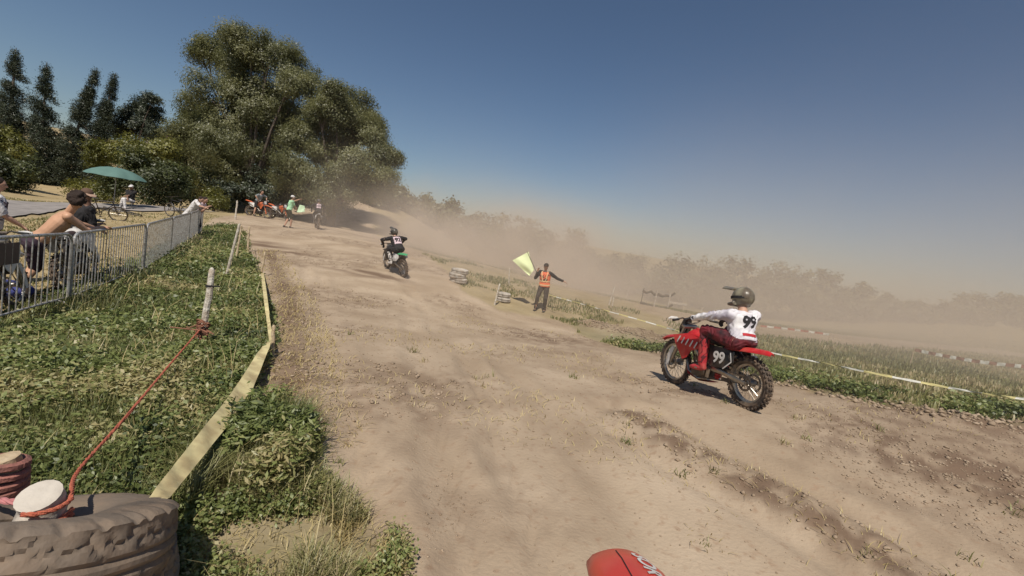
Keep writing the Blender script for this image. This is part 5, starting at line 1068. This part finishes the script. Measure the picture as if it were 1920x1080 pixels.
blades('grass', track & (Y < 7) & (fbm(X, Y, .35, 3, 103) > .72), 500, .05, .003, 'grass', 321, clump=14, lean=1.4, tonebase=.5)
# loose clods and stones
def clods(name, mask, n, smin, smax, seed, m):
    x, y, z = scatter(inview(mask), n, seed); rg = np.random.default_rng(seed+1); D = np.hypot(x, y); s = rg.uniform(0, 1, n)**3*(smax-smin)+smin; s = s*np.clip(D/4, .7, 1.3)
    bv = np.array([(0,0,1),(0,0,-1),(1,0,0),(-1,0,0),(0,1,0),(0,-1,0),(.6,.6,.5),(-.6,.6,.5),(-.6,-.6,.5),(.6,-.6,.5)], float)
    fs = np.array([(0,6,7),(0,7,8),(0,8,9),(0,9,6),(6,2,4),(6,4,7),(7,4,3),(7,3,8),(8,3,5),(8,5,9),(9,5,2),(9,2,6),(1,4,2),(1,3,4),(1,5,3),(1,2,5)])
    V = bv[None]*(1+rg.normal(0, .22, (n, 10, 1))); a = rg.uniform(0, 6.28, n); ca, sa = np.cos(a)[:, None], np.sin(a)[:, None]; V = np.stack([V[..., 0]*ca-V[..., 1]*sa, V[..., 0]*sa+V[..., 1]*ca, V[..., 2]*.7], -1)*s[:, None, None]+np.stack([x, y, z+s*.2], 1)[:, None, :]
    return tag(npmesh(name, V, (np.arange(n)[:, None, None]*10+fs[None]).reshape(-1, 3), 3, m), kind='stuff')
MCL = mat('dry_soil_clods', (.38, .29, .205), .95, vs=3, c2=(.25, .18, .12))
clods('soil_clods', track & ((rb > .25) | (ee > .3) | (rough > .55)), 6500, .003, .022, 401, MCL)
clods('soil_clods', track & (soil > .55) & (Y < 8), 4200, .003, .013, 431, MCL)
clods('gravel', track & (Y < 14), 5000, .002, .011, 411, MCL)
clods('soil_clods', (mm > .15) | (e2 > .5), 3500, .005, .034, 421, MCL)

# low shed ridge far up the slope at the left
A = onground(at(318, 275, 66)); r = empty('shed', A, 'low brown roofed shed on the skyline between the round dark tree and the willow', 'shed'); m = MB(); m.box((0, 0, 1.0), (4.6, 3, 2.6)); m.build('wall', mat('shed_wall', (.42, .36, .30), .9), r)
m = MB(); m.loft([(-2.6, 0, 2.3), (2.6, 0, 2.3)], [(.01, .01)]*2, n=4) if False else m.add([(-2.6, -1.9, 2.1), (2.6, -1.9, 2.1), (2.6, 1.9, 2.1), (-2.6, 1.9, 2.1), (-2.6, 0, 3.1), (2.6, 0, 3.1)], [(0, 1, 5, 4), (2, 3, 4, 5), (0, 4, 3), (1, 2, 5), (0, 3, 2, 1)]); m.build('roof', mat('brown_roof', (.12, .07, .055), .8, bump=.4), r)

# ------------------------------------------------------------------ drifting dust
def dust(name, lo, hi, dens, col, noise_sc, nlo, nhi, soft, hpow=1.5, squash=1.0, aniso=.2, step=None):
    """a cloud of dust: soft-edged noise density inside a box; soft = fraction of the box over which it thins out at each side"""
    me = bpy.data.meshes.new(name); c = [(a+b_)/2 for a, b_ in zip(lo, hi)]; hs = [(b_-a)/2 for a, b_ in zip(lo, hi)]
    me.from_pydata([(x*hs[0], y*hs[1], z*hs[2]) for x in (-1, 1) for y in (-1, 1) for z in (-1, 1)], [], [(0,1,3,2),(4,6,7,5),(0,4,5,1),(2,3,7,6),(0,2,6,4),(1,5,7,3)])
    o = bpy.data.objects.new(name, me); COL.objects.link(o); o.location = c; tag(o, kind='stuff')
    m = bpy.data.materials.new(name); m.use_nodes = True; n = m.node_tree; n.nodes.remove(n.nodes['Principled BSDF']); L = n.links.new
    pv = n.nodes.new('ShaderNodeVolumePrincipled'); pv.inputs['Color'].default_value = (*col, 1); pv.inputs['Anisotropy'].default_value = aniso; L(pv.outputs[0], n.nodes['Material Output'].inputs['Volume'])
    tc = n.nodes.new('ShaderNodeTexCoord'); sx = n.nodes.new('ShaderNodeSeparateXYZ'); L(tc.outputs['Generated'], sx.inputs[0])
    def mth(op, a, b_=None, cl=False):
        q = n.nodes.new('ShaderNodeMath'); q.operation = op; q.use_clamp = cl
        for i, v in enumerate((a, b_)):
            if v is None: continue
            if isinstance(v, (int, float)): q.inputs[i].default_value = v
            else: L(v, q.inputs[i])
        return q.outputs[0]
    f = None
    for i, ax in enumerate('XYZ'):
        s_ = sx.outputs[ax]; a, b_ = soft[i]
        for edge, w in ((s_, a), (mth('SUBTRACT', 1.0, s_), b_)):
            if w <= 0: continue
            t = mth('MULTIPLY', edge, 1/w, True); t = mth('POWER', t, hpow if i == 2 else 1.2); f = t if f is None else mth('MULTIPLY', f, t)
    no = n.nodes.new('ShaderNodeTexNoise'); no.inputs['Scale'].default_value = noise_sc; no.inputs['Detail'].default_value = 3; L(tc.outputs['Object'], no.inputs['Vector'])
    r = n.nodes.new('ShaderNodeMapRange'); r.inputs['From Min'].default_value = nlo; r.inputs['From Max'].default_value = nhi; L(no.outputs['Fac'], r.inputs['Value'])
    f = mth('MULTIPLY', f, r.outputs[0]); f = mth('MULTIPLY', f, dens); L(f, pv.inputs['Density']); me.materials.append(m)
    return o
DC = (.79, .68, .58)
dust('dust_cloud', (-12.5, 19, -1.5), (10, 52, 5.6), .24, DC, .26, .40, .62, ((.16, .3), (.18, .2), (0, .75)), aniso=-.1)
dust('dust_haze', (-12, 13, -2), (95, 85, 9), .017, DC, .05, .2, .5, ((.08, .05), (.12, .1), (0, .8)), hpow=1.2, aniso=-.1)
dust('dust_veil', (1.0, 3, -2), (34, 30, 14), .115, DC, .09, .28, .6, ((.25, .1), (.25, .15), (0, .97)), hpow=2.6, aniso=-.1)
dust('dust_drift', (-6, 12.5, -1.5), (7, 26, 2.2), .22, DC, .35, .34, .62, ((.25, .35), (.2, .2), (0, .8)), aniso=-.1)
